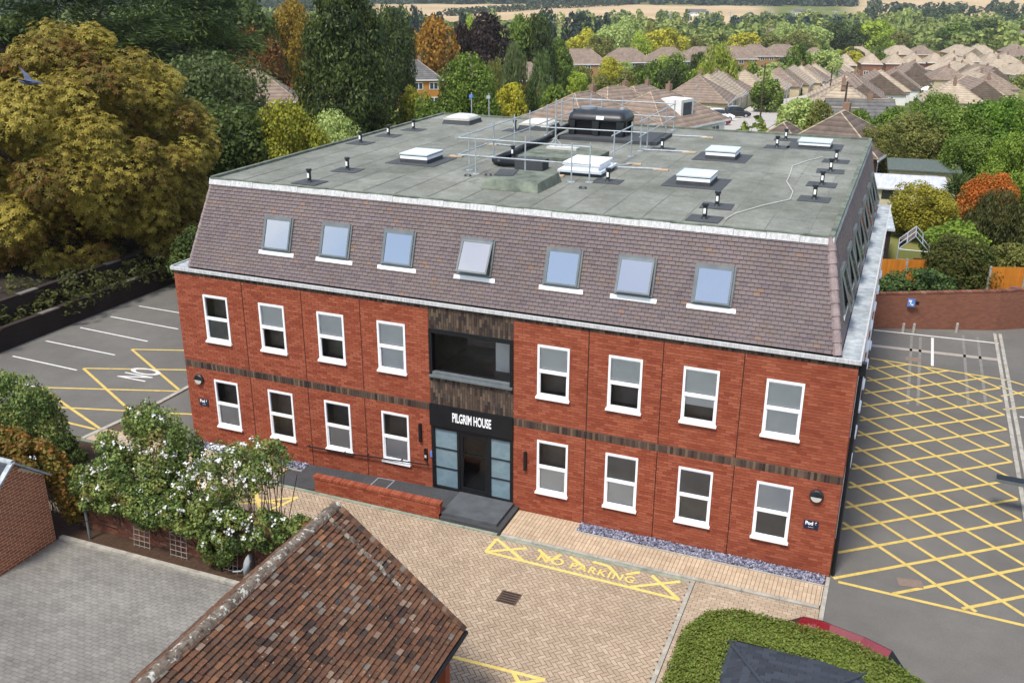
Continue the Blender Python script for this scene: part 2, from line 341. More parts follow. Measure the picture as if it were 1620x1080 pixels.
# ------------------------------------------------------------------ terrain and ground sheets
TR = [0,30,45,70,100,170,260,400,600,1500,2200,4000]; TZ = [0,0,-.6,-2.5,-5,-10,-15,-20.5,-24,-23,5,110]
def T(x, y): return np.interp(np.hypot(np.asarray(x, float)-14, np.asarray(y, float)-6), TR, TZ)
def terrain_mat():
    m = bpy.data.materials.new('grass fields and gardens'); m.use_nodes = True; t = m.node_tree; t.nodes.clear(); L = t.links.new; A = t.nodes.new
    out = A('ShaderNodeOutputMaterial'); b = A('ShaderNodeBsdfPrincipled'); b.inputs['Roughness'].default_value = 1; b.inputs['Specular IOR Level'].default_value = .1
    at = A('ShaderNodeAttribute'); at.attribute_name = 'cover'
    g = A('ShaderNodeNewGeometry'); n1 = A('ShaderNodeTexNoise'); n1.inputs['Scale'].default_value = .07; n1.inputs['Detail'].default_value = 8; n1.inputs['Roughness'].default_value = .65; L(g.outputs['Position'], n1.inputs['Vector'])
    r = A('ShaderNodeValToRGB'); e = r.color_ramp
    for i, (p, c) in enumerate([(.3, '3c4a22'), (.45, '55602c'), (.55, '6a6c3a'), (.7, '7a7048')]):
        if i > 1: e.elements.new(p)
        e.elements[i].position = p; e.elements[i].color = (*hx(c), 1)
    L(n1.outputs['Fac'], r.inputs['Fac'])
    n2 = A('ShaderNodeTexNoise'); n2.inputs['Scale'].default_value = .012; n2.inputs['Detail'].default_value = 5; L(g.outputs['Position'], n2.inputs['Vector'])
    r2 = A('ShaderNodeValToRGB'); r2.color_ramp.elements[0].position = .35; r2.color_ramp.elements[1].position = .65
    r2.color_ramp.elements[0].color = (*hx('a08a68'), 1); r2.color_ramp.elements[1].color = (*hx('b49c7a'), 1); L(n2.outputs['Fac'], r2.inputs['Fac'])
    mx = A('ShaderNodeMixRGB'); L(at.outputs['Fac'], mx.inputs[0]); L(r.outputs['Color'], mx.inputs[1]); L(r2.outputs['Color'], mx.inputs[2])
    L(mx.outputs[0], b.inputs['Base Color']); L(b.outputs[0], out.inputs['Surface']); return m
def make_terrain():
    rr = np.concatenate([[0, 12, 24], np.linspace(30, 130, 26), np.linspace(140, 600, 40), np.linspace(630, 1500, 40), np.linspace(1560, 4500, 30)])
    na = 240; an = np.linspace(0, 2*np.pi, na, endpoint=False)
    X = 14+rr[:,None]*np.cos(an); Y = 6+rr[:,None]*np.sin(an); Z = T(X, Y)
    Z = Z+np.where(rr[:,None] > 120, .5*np.sin(X*.05)*np.sin(Y*.043), 0)-.03
    v = np.stack([X, Y, Z], -1).reshape(-1, 3); f = []
    k = len(rr); i, j = np.meshgrid(np.arange(k-1), np.arange(na), indexing='ij')
    f = np.stack([i*na+j, (i+1)*na+j, (i+1)*na+(j+1) % na, i*na+(j+1) % na], -1).reshape(-1, 4)
    me = np_mesh('ground', v, f, np.zeros(len(f)), [terrain_mat()])
    d = np.hypot(v[:,0]-CAM[0], v[:,1]-CAM[1]); az = np.degrees(np.arctan2(v[:,0]-CAM[0], v[:,1]-CAM[1]))
    straw = ((d > 840)&(d < 1420)&(az > -31)&(az < -8.5))|((d > 1150)&(d < 2300)&(az > -3.5)&(az < 6))|((d > 700)&(d < 900)&(az > -12)&(az < -3))
    a = me.attributes.new('cover', 'FLOAT', 'POINT'); a.data.foreach_set('value', straw.astype('f'))
    me.polygons.foreach_set('use_smooth', [True]*len(f))
    tag(mesh_obj('ground', me), kind='structure')
make_terrain()
def sheet(name, poly, z, mat, kind='structure'):
    return tag(MB().add([(x, y, z) for x, y in poly], [tuple(range(len(poly)))]).build(name, mat), kind=kind)
# tarmac of both car parks
sheet('car_park', [(-12.2,-1.2),(-3.3,-1.2),(-3.0,3.3),(-3.0,30),(-12.2,30)], .004, MT['asph'])
sheet('car_park_lane', [(-3.0,0.05),(0.3,.05),(.3,18),(-3.0,18)], .004, MT['asph'])
sheet('access_road', [(19.12,-22),(27.5,-22),(27.5,23.2),(25.4,22),(23.78,20.92),(19.12,19.24)], .004, MT['asph'])

# ------------------------------------------------------------------ paint on the ground
def line_mb(mb, a, b, wd, z):
    a, b = Vector((*a, 0)), Vector((*b, 0)); d = (b-a).normalized(); n = Vector((-d.y, d.x, 0))*wd/2
    mb.add([(p.x, p.y, z) for p in (a-n, b-n, b+n, a+n)], [(0,1,2,3)])
def markings(name, lines, wd, z, mat, label, cat='marking'):
    """one painted marking: every stroke a part"""
    t = tag(empty(name, (lines[0][0][0], lines[0][0][1], z)), label, cat)
    for i, (a, b) in enumerate(lines):
        mb = MB(); line_mb(mb, a, b, wd, z+.00015*i); mb.build('painted_line', mat, t)
    return t
def clip_poly_line(p, d, poly):
    """parameter range of the line p+t*d inside a convex polygon"""
    t0, t1 = -1e9, 1e9; n = len(poly)
    for i in range(n):
        a, b = poly[i], poly[(i+1) % n]; nx, ny = -(b[1]-a[1]), b[0]-a[0]
        den = nx*d[0]+ny*d[1]; num = nx*(a[0]-p[0])+ny*(a[1]-p[1])
        if abs(den) < 1e-9:
            if num > 0: return None
        elif den > 0: t0 = max(t0, num/den)
        else: t1 = min(t1, num/den)
    return (t0, t1) if t1-t0 > .15 else None
HP = [(19.2,-.1),(23.63,-.1),(23.63,15.3),(19.2,15.62)]
ln = [((19.32,-.1),(25.6,-.3)), ((19.2,15.62),(23.95,15.28)), ((23.95,15.28),(24.9,14.75))]
for k in range(-5, 12):
    ye = 4.75+1.2*k
    for sl_ in (.80, -.91):
        c = clip_poly_line((23.63, ye), (-1, -sl_), HP)
        if c: ln.append(((23.63-c[0], ye-sl_*c[0]), (23.63-c[1], ye-sl_*c[1])))
for k in range(3): ln.append(((23.63, .6-.9*k+.9),(25.5, -.9*k+3.0)))
ln += [((23.63,13.6),(24.9,14.75)), ((23.63,12.4),(24.9,13.3)), ((23.63,14.6),(24.9,13.5))]
ln = [l for l in ln if min(l[0][1], l[1][1]) > -.4]
markings('hatched_marking', ln, .1, .009, MT['yellow'], 'large yellow criss-cross hatching painted on the tarmac beside the office block', 'road marking')
markings('bay_marking', [((19.15,19.0),(23.85,19.3)), ((21.4,18.95),(21.4,15.7))], .1, .009, MT['wline'], 'white bay lines painted in front of the brick boundary wall', 'road marking')
sheet('tarmac_seam', [(19.15,16.95),(23.8,17.22),(23.8,17.5),(19.15,17.22)], .0075, pmat('pale seam', [hx('8d8479'), hx('9c9388')], .95, ns=8))
t = tag(empty('ghost_marking', (21, 12, 0)), 'worn-out white ladder lines left on the tarmac beside the hatching', 'road marking')
for x in (20.62, 20.95, 22.55, 23.1):
    for s in (0,):
        mb = MB(); line_mb(mb, (x+s, 19.8 if x > 22 else 18.9), (x+s, 12.2 if x > 22 else 11.6), .10, .0075); mb.build('worn_line', MT['worn'], t)
sheet('tarmac_patch', [(20.62,.64),(21.18,.72),(21.24,.40),(20.68,.30)], .0118, MT['patch'])
sheet('tarmac_repair', [(20.45,15.9),(21.0,15.9),(21.0,16.35),(20.45,16.35)], .0078, MT['patch'])
# edging of two concrete channels on the right
for x in (23.76, 23.96):
    e = tag(empty('kerb_edging', (x, 0, 0)), 'narrow concrete edging strip beside the yellow hatching, '+('inner of two' if x < 23.8 else 'outer of two'), 'kerb')
    for k in range(31):
        y = -8+.92*k
        if y+.9 < 20.95: MB().box(x-.06, y, .0, x+.06, y+.9, .022+.002*(k % 3)).build('kerb_stone', MT['conc'], e)
markings('bay_marking', [((24.1,12.0),(27,11.9)), ((24.1,8.3),(27,8.2))], .09, .009, MT['wline'], 'white bay lines beyond the concrete edging strips', 'road marking')
# left car park
Lm = [((-7.5,5.38),(-3.0,7.0)),((-7.5,5.38),(-3.05,2.91)),((-7.75,3.17),(-3.0,4.95)),((-7.75,3.17),(-3.1,.75)),((-7.78,1.23),(-3.0,2.88)),((-7.78,1.23),(-3.39,-.5)),((-7.6,-.28),(-1.2,1.56)),((-7.4,-.5),(-3.47,-.6)),((-3,4.95),(-.2,6)),((-2.7,3.0),(-.2,3.9))]
markings('zigzag_marking', Lm, .1, .009, MT['yellow'], 'yellow zigzag keep-clear lines in the left car park', 'road marking')
for k, (a, b) in enumerate([((-11.1,1.3),(-8.0,1.2)),((-11.17,3.06),(-7.83,2.94)),((-11.31,4.78),(-7.66,4.66)),((-11.24,6.49),(-7.55,6.31)),((-11.1,8.04),(-7.4,7.92)),((-11.0,9.62),(-7.4,9.55))]):
    mb = MB(); line_mb(mb, a, b, .08, .009)
    tag(mb.build('bay_line', MT['wline']), 'thin white parking bay line under the chestnut in the left car park', 'road marking', 'bay lines of the left car park')
mb = MB(); line_mb(mb, (-4.3,5.9), (-3.0,5.3), .1, .0125); line_mb(mb, (-4.3,5.9), (-3.0,6.6), .1, .0131)
tag(mb.build('arrow_marking', MT['wline']), 'white arrow tip painted beside the corner of the office block', 'road marking')
def ground_text(name, body, loc, rz, size, sx, sy, mat, label, bold=0.0, space=1.0):
    me = text_mesh(body, size, 0, sx, bold, space=space)
    for v in me.vertices: v.co.y *= sy
    me.materials.clear(); me.materials.append(mat); o = mesh_obj(name, me); o.location = loc; o.rotation_euler = (0, 0, rz)
    return tag(o, label, 'road marking')
ground_text('painted_word', 'NO', (-4.78, 3.0, .0145), math.pi/2, 1.0, .68, 1.8, MT['wline'], 'large white painted word NO in the left car park', .012)

# ------------------------------------------------------------------ block paving
def herring(x0, x1, y0, y1, L=.2, W=.1, gap=.013):
    """45 degree herringbone in rotated uv: rects whose centre lies inside the field; u,v measured from (x0,y0)"""
    out = []; R = int(((x1-x0)+(y1-y0))/W)+8; c = math.sqrt(.5)
    for i in range(-R, R):
        for j in range(-R, R):
            u = (i+2*j)*W; v = (i-2*j)*W      # lattice vectors (W,W) and (2W,-2W)
            for r in ((u, u+2*W, v, v+W), (u, u+W, v+W, v+3*W)):
                cu, cv = (r[0]+r[1])/2, (r[2]+r[3])/2
                X = x0+(cu+cv)*c; Y = y0+(cv-cu)*c
                if x0 < X < x1 and y0 < Y < y1: out.append((r[0]+gap/2, r[1]-gap/2, r[2]+gap/2, r[3]-gap/2))
    return out
def paving(name, poly, z, mat, mort):
    return sheet(name, poly, z, mort)
c45 = math.sqrt(.5)
pv = paving('courtyard_paving', [(-3.3,-4.95),(8.2,-4.95),(8.2,-9.6),(16.02,-9.6),(16.02,-1.42),(-3.3,-1.42)], .006, None, MT['pmortar'])
r_ = [q for q in herring(-1.2, 16.035, -9.5, -1.43) if (lambda cu, cv: (-1.2+(cu+cv)*c45 > 8.0) or (-9.5+(cv-cu)*c45 > -4.9))((q[0]+q[1])/2, (q[2]+q[3])/2)]
pieces('paver', 'paver_field', pv, MT['paver'], (-1.2,-9.5,.006), (c45,-c45,0), (c45,c45,0), (0,0,1), r_, .012, jit=.003, seed=3)
pv = paving('side_paving', [(16.14,-9.6),(19.02,-9.6),(19.02,-1.42),(16.14,-1.42)], .006, None, MT['pmortar'])
pieces('paver', 'paver_field', pv, MT['paver'], (16.14,-9.6,.006), (1,0,0), (0,1,0), (0,0,1), bond(0, 2.88, 0, 8.17, .2, .1, .009), .012, jit=.003, seed=4)
pv = paving('walkway_paving', [(10.98,-1.3),(19.02,-1.3),(19.02,-.02),(10.98,-.02)], .03, None, MT['pmortar'])
pieces('paver', 'paver_field', pv, MT['paver2'], (10.98,-1.29,.03), (1,0,0), (0,1,0), (0,0,1), [(a, b, c, d) for a, b, c, d in bond(0, 8.04, 0, 1.27, .1, .2, .010, off=0) if not (a > 1.74 and c > .77)], .012, jit=.003, seed=5)
pv = paving('left_walkway_paving', [(-3.2,-1.3),(3.82,-1.3),(3.82,-.02),(-3.2,-.02)], .03, None, MT['pmortar'])
pieces('paver', 'paver_field', pv, MT['paver2'], (-3.2,-1.29,.03), (1,0,0), (0,1,0), (0,0,1), [r for r in bond(0, 7.0, 0, 1.27, .1, .2, .010, off=0) if r[2] < .78], .012, jit=.003, seed=6)
pv = paving('yard_paving', [(.5,-16),(8.15,-16),(8.15,-5.9),(.5,-5.9)], .006, None, MT['gmortar'])
pieces('paver', 'paver_field', pv, MT['gpaver'], (.52,-15.5,.006), (1,0,0), (0,1,0), (0,0,1), [r for r in bond(0, 7.6, 0, 9.6, .2, .1, .008) if r[2] > 2.5], .010, jit=.003, seed=7)
def kerb(name, pts, step, wd, z0, h, mat, label):
    k = tag(empty(name, (*pts[0], z0)), label, 'kerb')
    for a, b in zip(pts[:-1], pts[1:]):
        a, b = Vector((*a, 0)), Vector((*b, 0)); L = (b-a).length; n = max(1, round(L/step)); d = (b-a)/n; ang = math.atan2(d.y, d.x)
        for i in range(n):
            c = a+d*(i+.5); MB().cbox((c.x, c.y, z0+h/2+.001*(i % 3)), (L/n-.008, wd, h), ang).build('kerb_stone', mat, k)
kerb('paving_kerb', [(-3.3,-1.36),(10.9,-1.36)], .92, .11, 0, .034, MT['mossconc'], 'mossy green kerb line between courtyard and ramp')
kerb('paving_kerb', [(11.0,-1.36),(19.0,-1.36)], .92, .11, 0, .05, MT['conc'], 'pale kerb line along the front walkway right of the entrance')
kerb('moss_channel', [(11.0,-1.47),(16.0,-1.47)], .92, .10, 0, .026, MT['mossconc'], 'green mossy channel blocks beside the yellow NO PARKING box')
kerb('paving_kerb', [(16.08,-9.6),(16.08,-1.42)], .92, .10, 0, .03, MT['conc'], 'pale kerb strip dividing the herringbone court from the brick-bond strip')
kerb('paving_kerb', [(19.08,-9.6),(19.08,-.02)], .92, .10, 0, .03, MT['conc'], 'pale kerb edging between brick paving and grey tarmac')
kerb('yard_kerb', [(.54,-5.87),(6.6,-5.80)], .9, .13, 0, .09, MT['conc'], 'raised concrete kerb along the planting bed of the grey yard')
kerb('car_park_kerb', [(-3.3,-1.3),(-2.98,1.5),(-2.93,5.2)], .9, .16, 0, .06, MT['conc'], 'concrete kerb edging the left car park beside the office block')
sheet('planting_bed', [(.4,-5.82),(8.4,-5.75),(8.4,-5.2),(.4,-5.2)], .02, MT['soil'])
sheet('planting_bed', [(-9,-4.6),(-1.3,-4.6),(-1.3,-1.35),(-9,-1.35)], .015, MT['soil'])
# yellow NO PARKING box and other paint on the blocks
zc = .0235
markings('parking_box', [((10.95,-2.21),(15.95,-2.3)),((10.95,-2.21),(10.97,-1.56)),((10.97,-1.56),(11.95,-2.2)),((10.95,-2.21),(11.85,-1.66)),((12.15,-1.6),(12.6,-1.95)),((12.6,-1.95),(12.75,-1.6)),((13.0,-1.6),(13.4,-1.85)),((13.6,-1.6),(14.0,-1.62)),((14.0,-1.62),(14.3,-1.9)),((15.9,-2.28),(15.1,-1.6)),((14.75,-2.25),(15.8,-1.58)),((14.5,-1.8),(14.8,-1.58))], .09, zc, MT['yellow2'], 'yellow painted NO PARKING box with crossed ends in the courtyard', 'road marking')
ground_text('painted_word', 'NO', (12.25, -2.07, zc+.008), -.01, .42, 1.0, .95, MT['yellow2'], 'small yellow painted word NO in the courtyard box', .01, 1.15)
ground_text('painted_word', 'PARKING', (13.12, -2.09, zc+.008), -.01, .40, .86, .95, MT['yellow2'], 'yellow painted word PARKING in the courtyard box', .01, 1.2)
markings('crossed_box', [((3.2,-2.3),(4.9,-2.25)),((3.5,-1.7),(4.6,-2.9)),((3.4,-2.9),(5.0,-1.75)),((4.6,-2.9),(5.0,-1.75)),((1.0,-2.3),(3.2,-2.3)),((1.0,-1.7),(3.4,-2.9))], .09, zc, MT['yellow2'], 'yellow crossed box painted on blocks behind the white flowers', 'road marking')
markings('corner_box', [((11.3,-6.19),(14.0,-6.08)),((13.3,-6.12),(13.75,-6.6)),((14.0,-6.08),(13.2,-6.6))], .09, zc, MT['yellow2'], 'yellow box lines beside the old tiled garage roof', 'road marking')
dr = tag(MB().box(11.98,-4.0,.006,12.48,-3.54,.026).build('drain_cover', pmat('rusty iron', [hx('4a3c34'), hx('5c4a3e')], .8, ns=12, bump=.4, bs=50)), 'square rusty drain cover set in the courtyard blocks', 'drain cover')
for k in range(5): MB().box(12.02,-3.97+.09*k,.024,12.44,-3.93+.09*k,.030).build('bar', MT['timber'], dr)
fr = tag(MB().box(-3.9,-1.75,.006,-3.3,-1.4,.03).build('drain_grate', MT['anth']), 'small dark drain grate at the kerb of the left car park', 'drain')

# ------------------------------------------------------------------ the office block
W, H, RT = 19.1, 5.6, 8.16
bld = tag(empty('office_building'), 'large red-brick office block with tiled mansard and flat grey roof', 'building')
XU = [.97,2.92,4.87,6.78,11.45,13.33,15.2,17.15]; XL = [1.03,2.97,4.91,6.79,11.47,13.35,15.25,17.17]; WW = .86
UP = (3.52, 4.94); LO = (.74, 2.26)
JT = [2.38, 4.38, 6.26, 12.8, 14.68, 16.6]
holes = [(x, x+WW, *UP) for x in XU]+[(x, x+WW, *LO) for x in XL]
bay = (8.35, 10.78)
fh = holes+[(bay[0], bay[1], 0, H), (0, W, 2.535, 2.755), (0, W, 5.47, H)]
front = empty('front_wall', (0, 0, 0), parent=bld)
def backing(name, rects, mat, parent, M, d=.0):
    mb = MB()
    for a, b, c, e in rects: mb.quad((a, d, c), (b, d, c), (b, d, e), (a, d, e))
    return mb.build(name, mat, parent, xf=M)
I4 = Matrix.Identity(4)
SIDE = frame((W, 0, 0), (0, 1, 0), (-1, 0, 0), (0, 0, 1))       # local (u,depth,z) on the right flank
bay_in = [(8.42,10.74,3.66,4.9), (8.42,10.76,.22,2.13)]
for a_, b_ in ((0, bay[0]), (bay[1], W)): backing('mortar_bed', hole_rects(a_, b_, 0, H, [h for h in holes if h[0] > a_ and h[1] < b_]), MT['mortar'], front, I4, .010)
fb = bond(0, W, 0, H, .225, .075, .011, fh, joints=JT)
pieces('brick', 'brickwork', front, MT['brick'], (0,.010,0), (1,0,0), (0,0,1), (0,-1,0), fb, .009, jit=.003, seed=8)
for j in JT:
    for z0, z1 in ((.05, 2.53), (2.76, 5.47)): MB().box(j-.008, -.001, z0, j+.008, .009, z1).build('movement_joint', MT['joint'], front)
# soldier courses
sold = empty('soldier_course', (0, 0, 2.535), parent=bld)
sr = [(a, b, c, d) for z0, z1 in ((2.54, 2.75), (5.475, 5.59)) for a, b, c, d in bond(0, W, z0, z1, .075, z1-z0, .010, [(bay[0], bay[1], 0, H)])]
pieces('brick', 'brickwork', sold, MT['dbrick'], (0,.010,0), (1,0,0), (0,0,1), (0,-1,0), sr, .012, lim=250, jit=.002, seed=9)
# dark brick panels of the entrance bay
panel = empty('dark_brick_panel', (8.35, 0, 2.75), parent=bld)
backing('mortar_bed', [(8.35,10.78,2.75,3.62)], MT['dmortar'], panel, I4, .018); backing('mortar_bed', [(8.35,10.78,4.93,5.6)], MT['dmortar'], panel, I4, .018)
pr_ = []
for z0, z1 in ((2.76, 3.62), (4.94, 5.59)):
    for k in range(33):
        x = 8.352+.0735*k; z = z0-(k % 2)*.1125
        while z < z1:
            a, b = max(z, z0), min(z+.225, z1)
            if b-a > .03: pr_.append((x+.004, x+.0695, a+.005, b-.005))
            z += .225
pieces('brick', 'brickwork', panel, MT['dbrick'], (0,.018,0), (1,0,0), (0,0,1), (0,-1,0), pr_, .012, jit=.003, seed=10)
# right flank
YS = [.75+1.98*k for k in range(8)]
sh = [(y, y+WW, *UP) for y in YS]+[(y, y+WW, *LO) for y in YS]
flank = empty('side_wall', (W, 0, 0), parent=bld)
backing('mortar_bed', hole_rects(.012, 16.9, 0, H, sh), MT['mortar'], flank, SIDE, .010)
pieces('brick', 'brickwork', flank, MT['brick'], (W-.010,0,0), (0,1,0), (0,0,1), (1,0,0), bond(.012, 16.9, 0, H, .225, .075, .011, sh), .010, lim=40, jit=.002, seed=12)
bt = bpy.data.materials.new('rear brickwork'); bt.use_nodes = True
bn = bt.node_tree.nodes.new('ShaderNodeTexBrick'); bn.inputs['Color1'].default_value = (*hx('8f3a20'), 1); bn.inputs['Color2'].default_value = (*hx('a64c2a'), 1); bn.inputs['Mortar'].default_value = (*hx('8d6c5c'), 1)
bn.inputs['Scale'].default_value = 1; bn.inputs['Brick Width'].default_value = .225; bn.inputs['Row Height'].default_value = .075; bn.inputs['Mortar Size'].default_value = .006
def brickmap(m, node):
    t = m.node_tree; g = t.nodes.new('ShaderNodeNewGeometry'); s = t.nodes.new('ShaderNodeSeparateXYZ'); ad = t.nodes.new('ShaderNodeMath'); cb = t.nodes.new('ShaderNodeCombineXYZ')
    t.links.new(g.outputs['Position'], s.inputs[0]); t.links.new(s.outputs['X'], ad.inputs[0]); t.links.new(s.outputs['Y'], ad.inputs[1]); t.links.new(ad.outputs[0], cb.inputs['X']); t.links.new(s.outputs['Z'], cb.inputs['Y']); t.links.new(cb.outputs[0], node.inputs['Vector'])
    b = t.nodes['Principled BSDF']; t.links.new(node.outputs['Color'], b.inputs['Base Color']); b.inputs['Roughness'].default_value = .9
    bp = t.nodes.new('ShaderNodeBump'); bp.inputs['Strength'].default_value = .6; bp.inputs['Distance'].default_value = .01; bp.invert = True; t.links.new(node.outputs['Fac'], bp.inputs['Height']); t.links.new(bp.outputs[0], b.inputs['Normal'])
brickmap(bt, bn); MT['brickflat'] = bt
b2 = bpy.data.materials.new('brown boundary brickwork'); b2.use_nodes = True; n2 = b2.node_tree.nodes.new('ShaderNodeTexBrick')
for k_, c_ in (('Color1', '6e4434'), ('Color2', '80503a'), ('Mortar', '6a4a3c')): n2.inputs[k_].default_value = (*hx(c_), 1)
n2.inputs['Scale'].default_value = 1; n2.inputs['Brick Width'].default_value = .225; n2.inputs['Row Height'].default_value = .075; n2.inputs['Mortar Size'].default_value = .005
brickmap(b2, n2); MT['bbrick'] = b2
MB().add([(0.002,.012,0),(.002,16.9,0),(.002,16.9,H),(.002,.012,H)], [(0,1,2,3)]).build('left_wall', bt, bld)
MB().add([(0,16.902,0),(W-.012,16.902,0),(W-.012,16.902,H),(0,16.902,H)], [(0,1,2,3)]).build('rear_wall', bt, bld)

BL = {'g': 1, 'd': 0}
def sash(u, z0, z1, M, up, lo, half=None):
    """one white sash-style casement: frame, two panes, sill, blind and the dim room behind"""
    p = M@Vector((u, 0, z0)); w_ = empty('window', p, parent=bld); a, b = u, u+WW; zm = z0+(z1-z0)*.50; f = .055
    mb = MB(); d0, d1 = -.018, .07
    mb.box(a, d0, z0, a+f, d1, z1).box(b-f, d0, z0, b, d1, z1).box(a+f, d0, z1-f, b-f, d1, z1).box(a+f, d0, z0+.0, b-f, d1, z0+f)
    mb.build('frame', MT['white'], w_, xf=M)
    MB().box(a+f, d0-.006, zm-.045, b-f, d1-.01, zm+.035).build('meeting_rail', MT['white'], w_, xf=M)
    MB().box(a+f, .0, z1-f-.03, b-f, .06, z1-f).build('top_bead', MT['white'], w_, xf=M)
    MB().box(a+f, .0, z0+f, a+f+.025, .06, zm-.045).box(b-f-.025, .0, z0+f, b-f, .06, zm-.045).box(a+f+.025, .0, z0+f, b-f-.025, .06, z0+f+.03).build('opening_sash', MT['white'], w_, xf=M)
    for c, e in ((z0+f, zm-.045), (zm+.035, z1-f)):
        MB().quad((a+f,.03,c),(b-f,.03,c),(b-f,.03,e),(a+f,.03,e)).build('pane', MT['glass'], w_, xf=M)
    MB().box(a-.03, -.075, z0-.05, b+.03, .03, z0-.001).box(a-.01, -.05, z0-.012+.012, b+.01, -.019, z0+.03).build('sill', MT['white'], w_, xf=M)
    MB().add([(a,.07,z0),(b,.07,z0),(b,.07,z1),(a,.07,z1),(a,.42,z0),(b,.42,z0),(b,.42,z1),(a,.42,z1)], [(4,5,6,7),(0,1,5,4),(1,2,6,5),(2,3,7,6),(3,0,4,7)]).build('room_recess', MT['room'], w_, xf=M)
    for s, c, e in ((up, zm, z1-f), (lo, z0+f, zm)):
        if s == 'g':
            MB().box(a+.005, .072, c+.002, b-.005, .076, e-.004).build('blind', MT['blind'], w_, xf=M)
        elif s == 'm': MB().box(a+.005, .072, c+.002, b-.005, .076, e-.004).build('blind', MT['screen'], w_, xf=M)
        elif s == 'h': MB().box(a+.005, .072, c+(e-c)*.55, b-.005, .076, e-.004).build('blind', MT['blind'], w_, xf=M)
for x, s in zip(XU, ['dm', 'gd', 'gd', 'gg', 'gd', 'gd', 'gh', 'gg']): sash(x, *UP, I4, *s)
for x, s in zip(XL, ['dg', 'dd', 'dg', 'dg', 'dg', 'mg', 'mm', 'gm']): sash(x, *LO, I4, *s)
for k, y in enumerate(YS):
    sash(y, *UP, SIDE, 'g', 'gd'[k % 2]); sash(y, *LO, SIDE, 'dg'[k % 2], 'g')

# entrance bay: picture window, fascia sign, glazed screen with door
pw = empty('picture_window', (8.4, 0, 3.62), parent=bld)
MB().box(8.35,-.03,3.62,8.44,.16,4.93).box(10.69,-.03,3.62,10.78,.16,4.93).box(8.44,-.03,4.83,10.69,.16,4.93).build('frame', MT['black'], pw)
MB().box(8.44,-.03,3.62,10.69,.16,3.72).box(8.35,-.09,3.58,10.78,-.031,3.635).build('sill', MT['anth'], pw)
MB().quad((8.44,.08,3.72),(10.69,.08,3.72),(10.69,.08,4.83),(8.44,.08,4.83)).build('pane', MT['glass'], pw)
MB().add([(8.36,.16,3.62),(10.77,.16,3.62),(10.77,.16,4.93),(8.36,.16,4.93),(8.36,2.4,3.62),(10.77,2.4,3.62),(10.77,2.4,4.93),(8.36,2.4,4.93)], [(4,5,6,7),(0,1,5,4),(1,2,6,5),(2,3,7,6),(3,0,4,7)]).build('room_recess', MT['room'], pw)
MB().box(9.9,.9,3.62,10.3,1.0,4.9).build('inner_pillar', MT['blind'], pw)
sg = empty('entrance_sign', (8.35, 0, 2.13), parent=bld)
MB().box(8.33,-.06,2.13,10.79,.1,2.76).build('fascia_board', MT['black'], sg)
me = text_mesh('PILGRIM HOUSE', .37, .006, .445, .008, 'CENTER', .98); me.materials.clear(); me.materials.append(MT['white'])
o = mesh_obj('lettering', me, None, sg); o.matrix_local = frame((9.60-8.35, -.068, 2.355-2.13), (1,0,0), (0,0,1), (0,-1,0)); o['label'] = 'white condensed capitals reading PILGRIM HOUSE'
en = empty('entrance_screen', (8.4, 0, .22), parent=bld)
MB().box(8.35,-.02,.20,8.45,.1,2.129).box(10.70,-.02,.20,10.785,.1,2.129).box(8.45,-.02,2.04,10.70,.1,2.129).box(8.45,-.02,.20,10.70,.1,.25).box(9.13,-.02,.25,9.21,.1,2.04).box(10.05,-.02,.25,10.13,.1,2.04).build('frame', MT['black'], en)
for x0, x1 in ((8.45, 9.13), (10.13, 10.70)):
    for k in range(3):
        z0, z1 = .25+k*.597, .25+(k+1)*.597
        MB().box(x0, .03, z0+.012, x1, .04, z1-.012).build('frosted_pane', MT['frost'], en)
        if k: MB().box(x0, .0, z0-.012, x1, .06, z0+.012).build('glazing_bar', MT['black'], en)
dr = empty('door', (9.21, 0, .25), parent=en)
MB().box(9.21,.0,.25,9.30,.06,2.04).box(9.96,.0,.25,10.05,.06,2.04).box(9.30,.0,1.93,9.96,.06,2.04).box(9.30,.0,.25,9.96,.06,.38).box(9.30,.012,1.38,9.96,.05,1.42).build('frame', MT['black'], en)
MB().quad((9.30,.03,.38),(9.96,.03,.38),(9.96,.03,1.93),(9.30,.03,1.93)).build('door_pane', MT['glass'], en)
bpy.data.objects.remove(dr)
MB().tube((9.33,-.05,.95),(9.33,-.05,1.5),.014).tube((9.33,-.05,1.0),(9.33,.01,1.0),.01).tube((9.33,-.05,1.45),(9.33,.01,1.45),.01).build('door_handle', MT['black'], en)
MB().add([(8.4,.101,.2),(10.75,.101,.2),(10.75,.101,2.1),(8.4,.101,2.1),(8.4,2.2,.2),(10.75,2.2,.2),(10.75,2.2,2.1),(8.4,2.2,2.1)], [(4,5,6,7),(0,1,5,4),(1,2,6,5),(2,3,7,6),(3,0,4,7)]).build('lobby_recess', MT['room'], en)
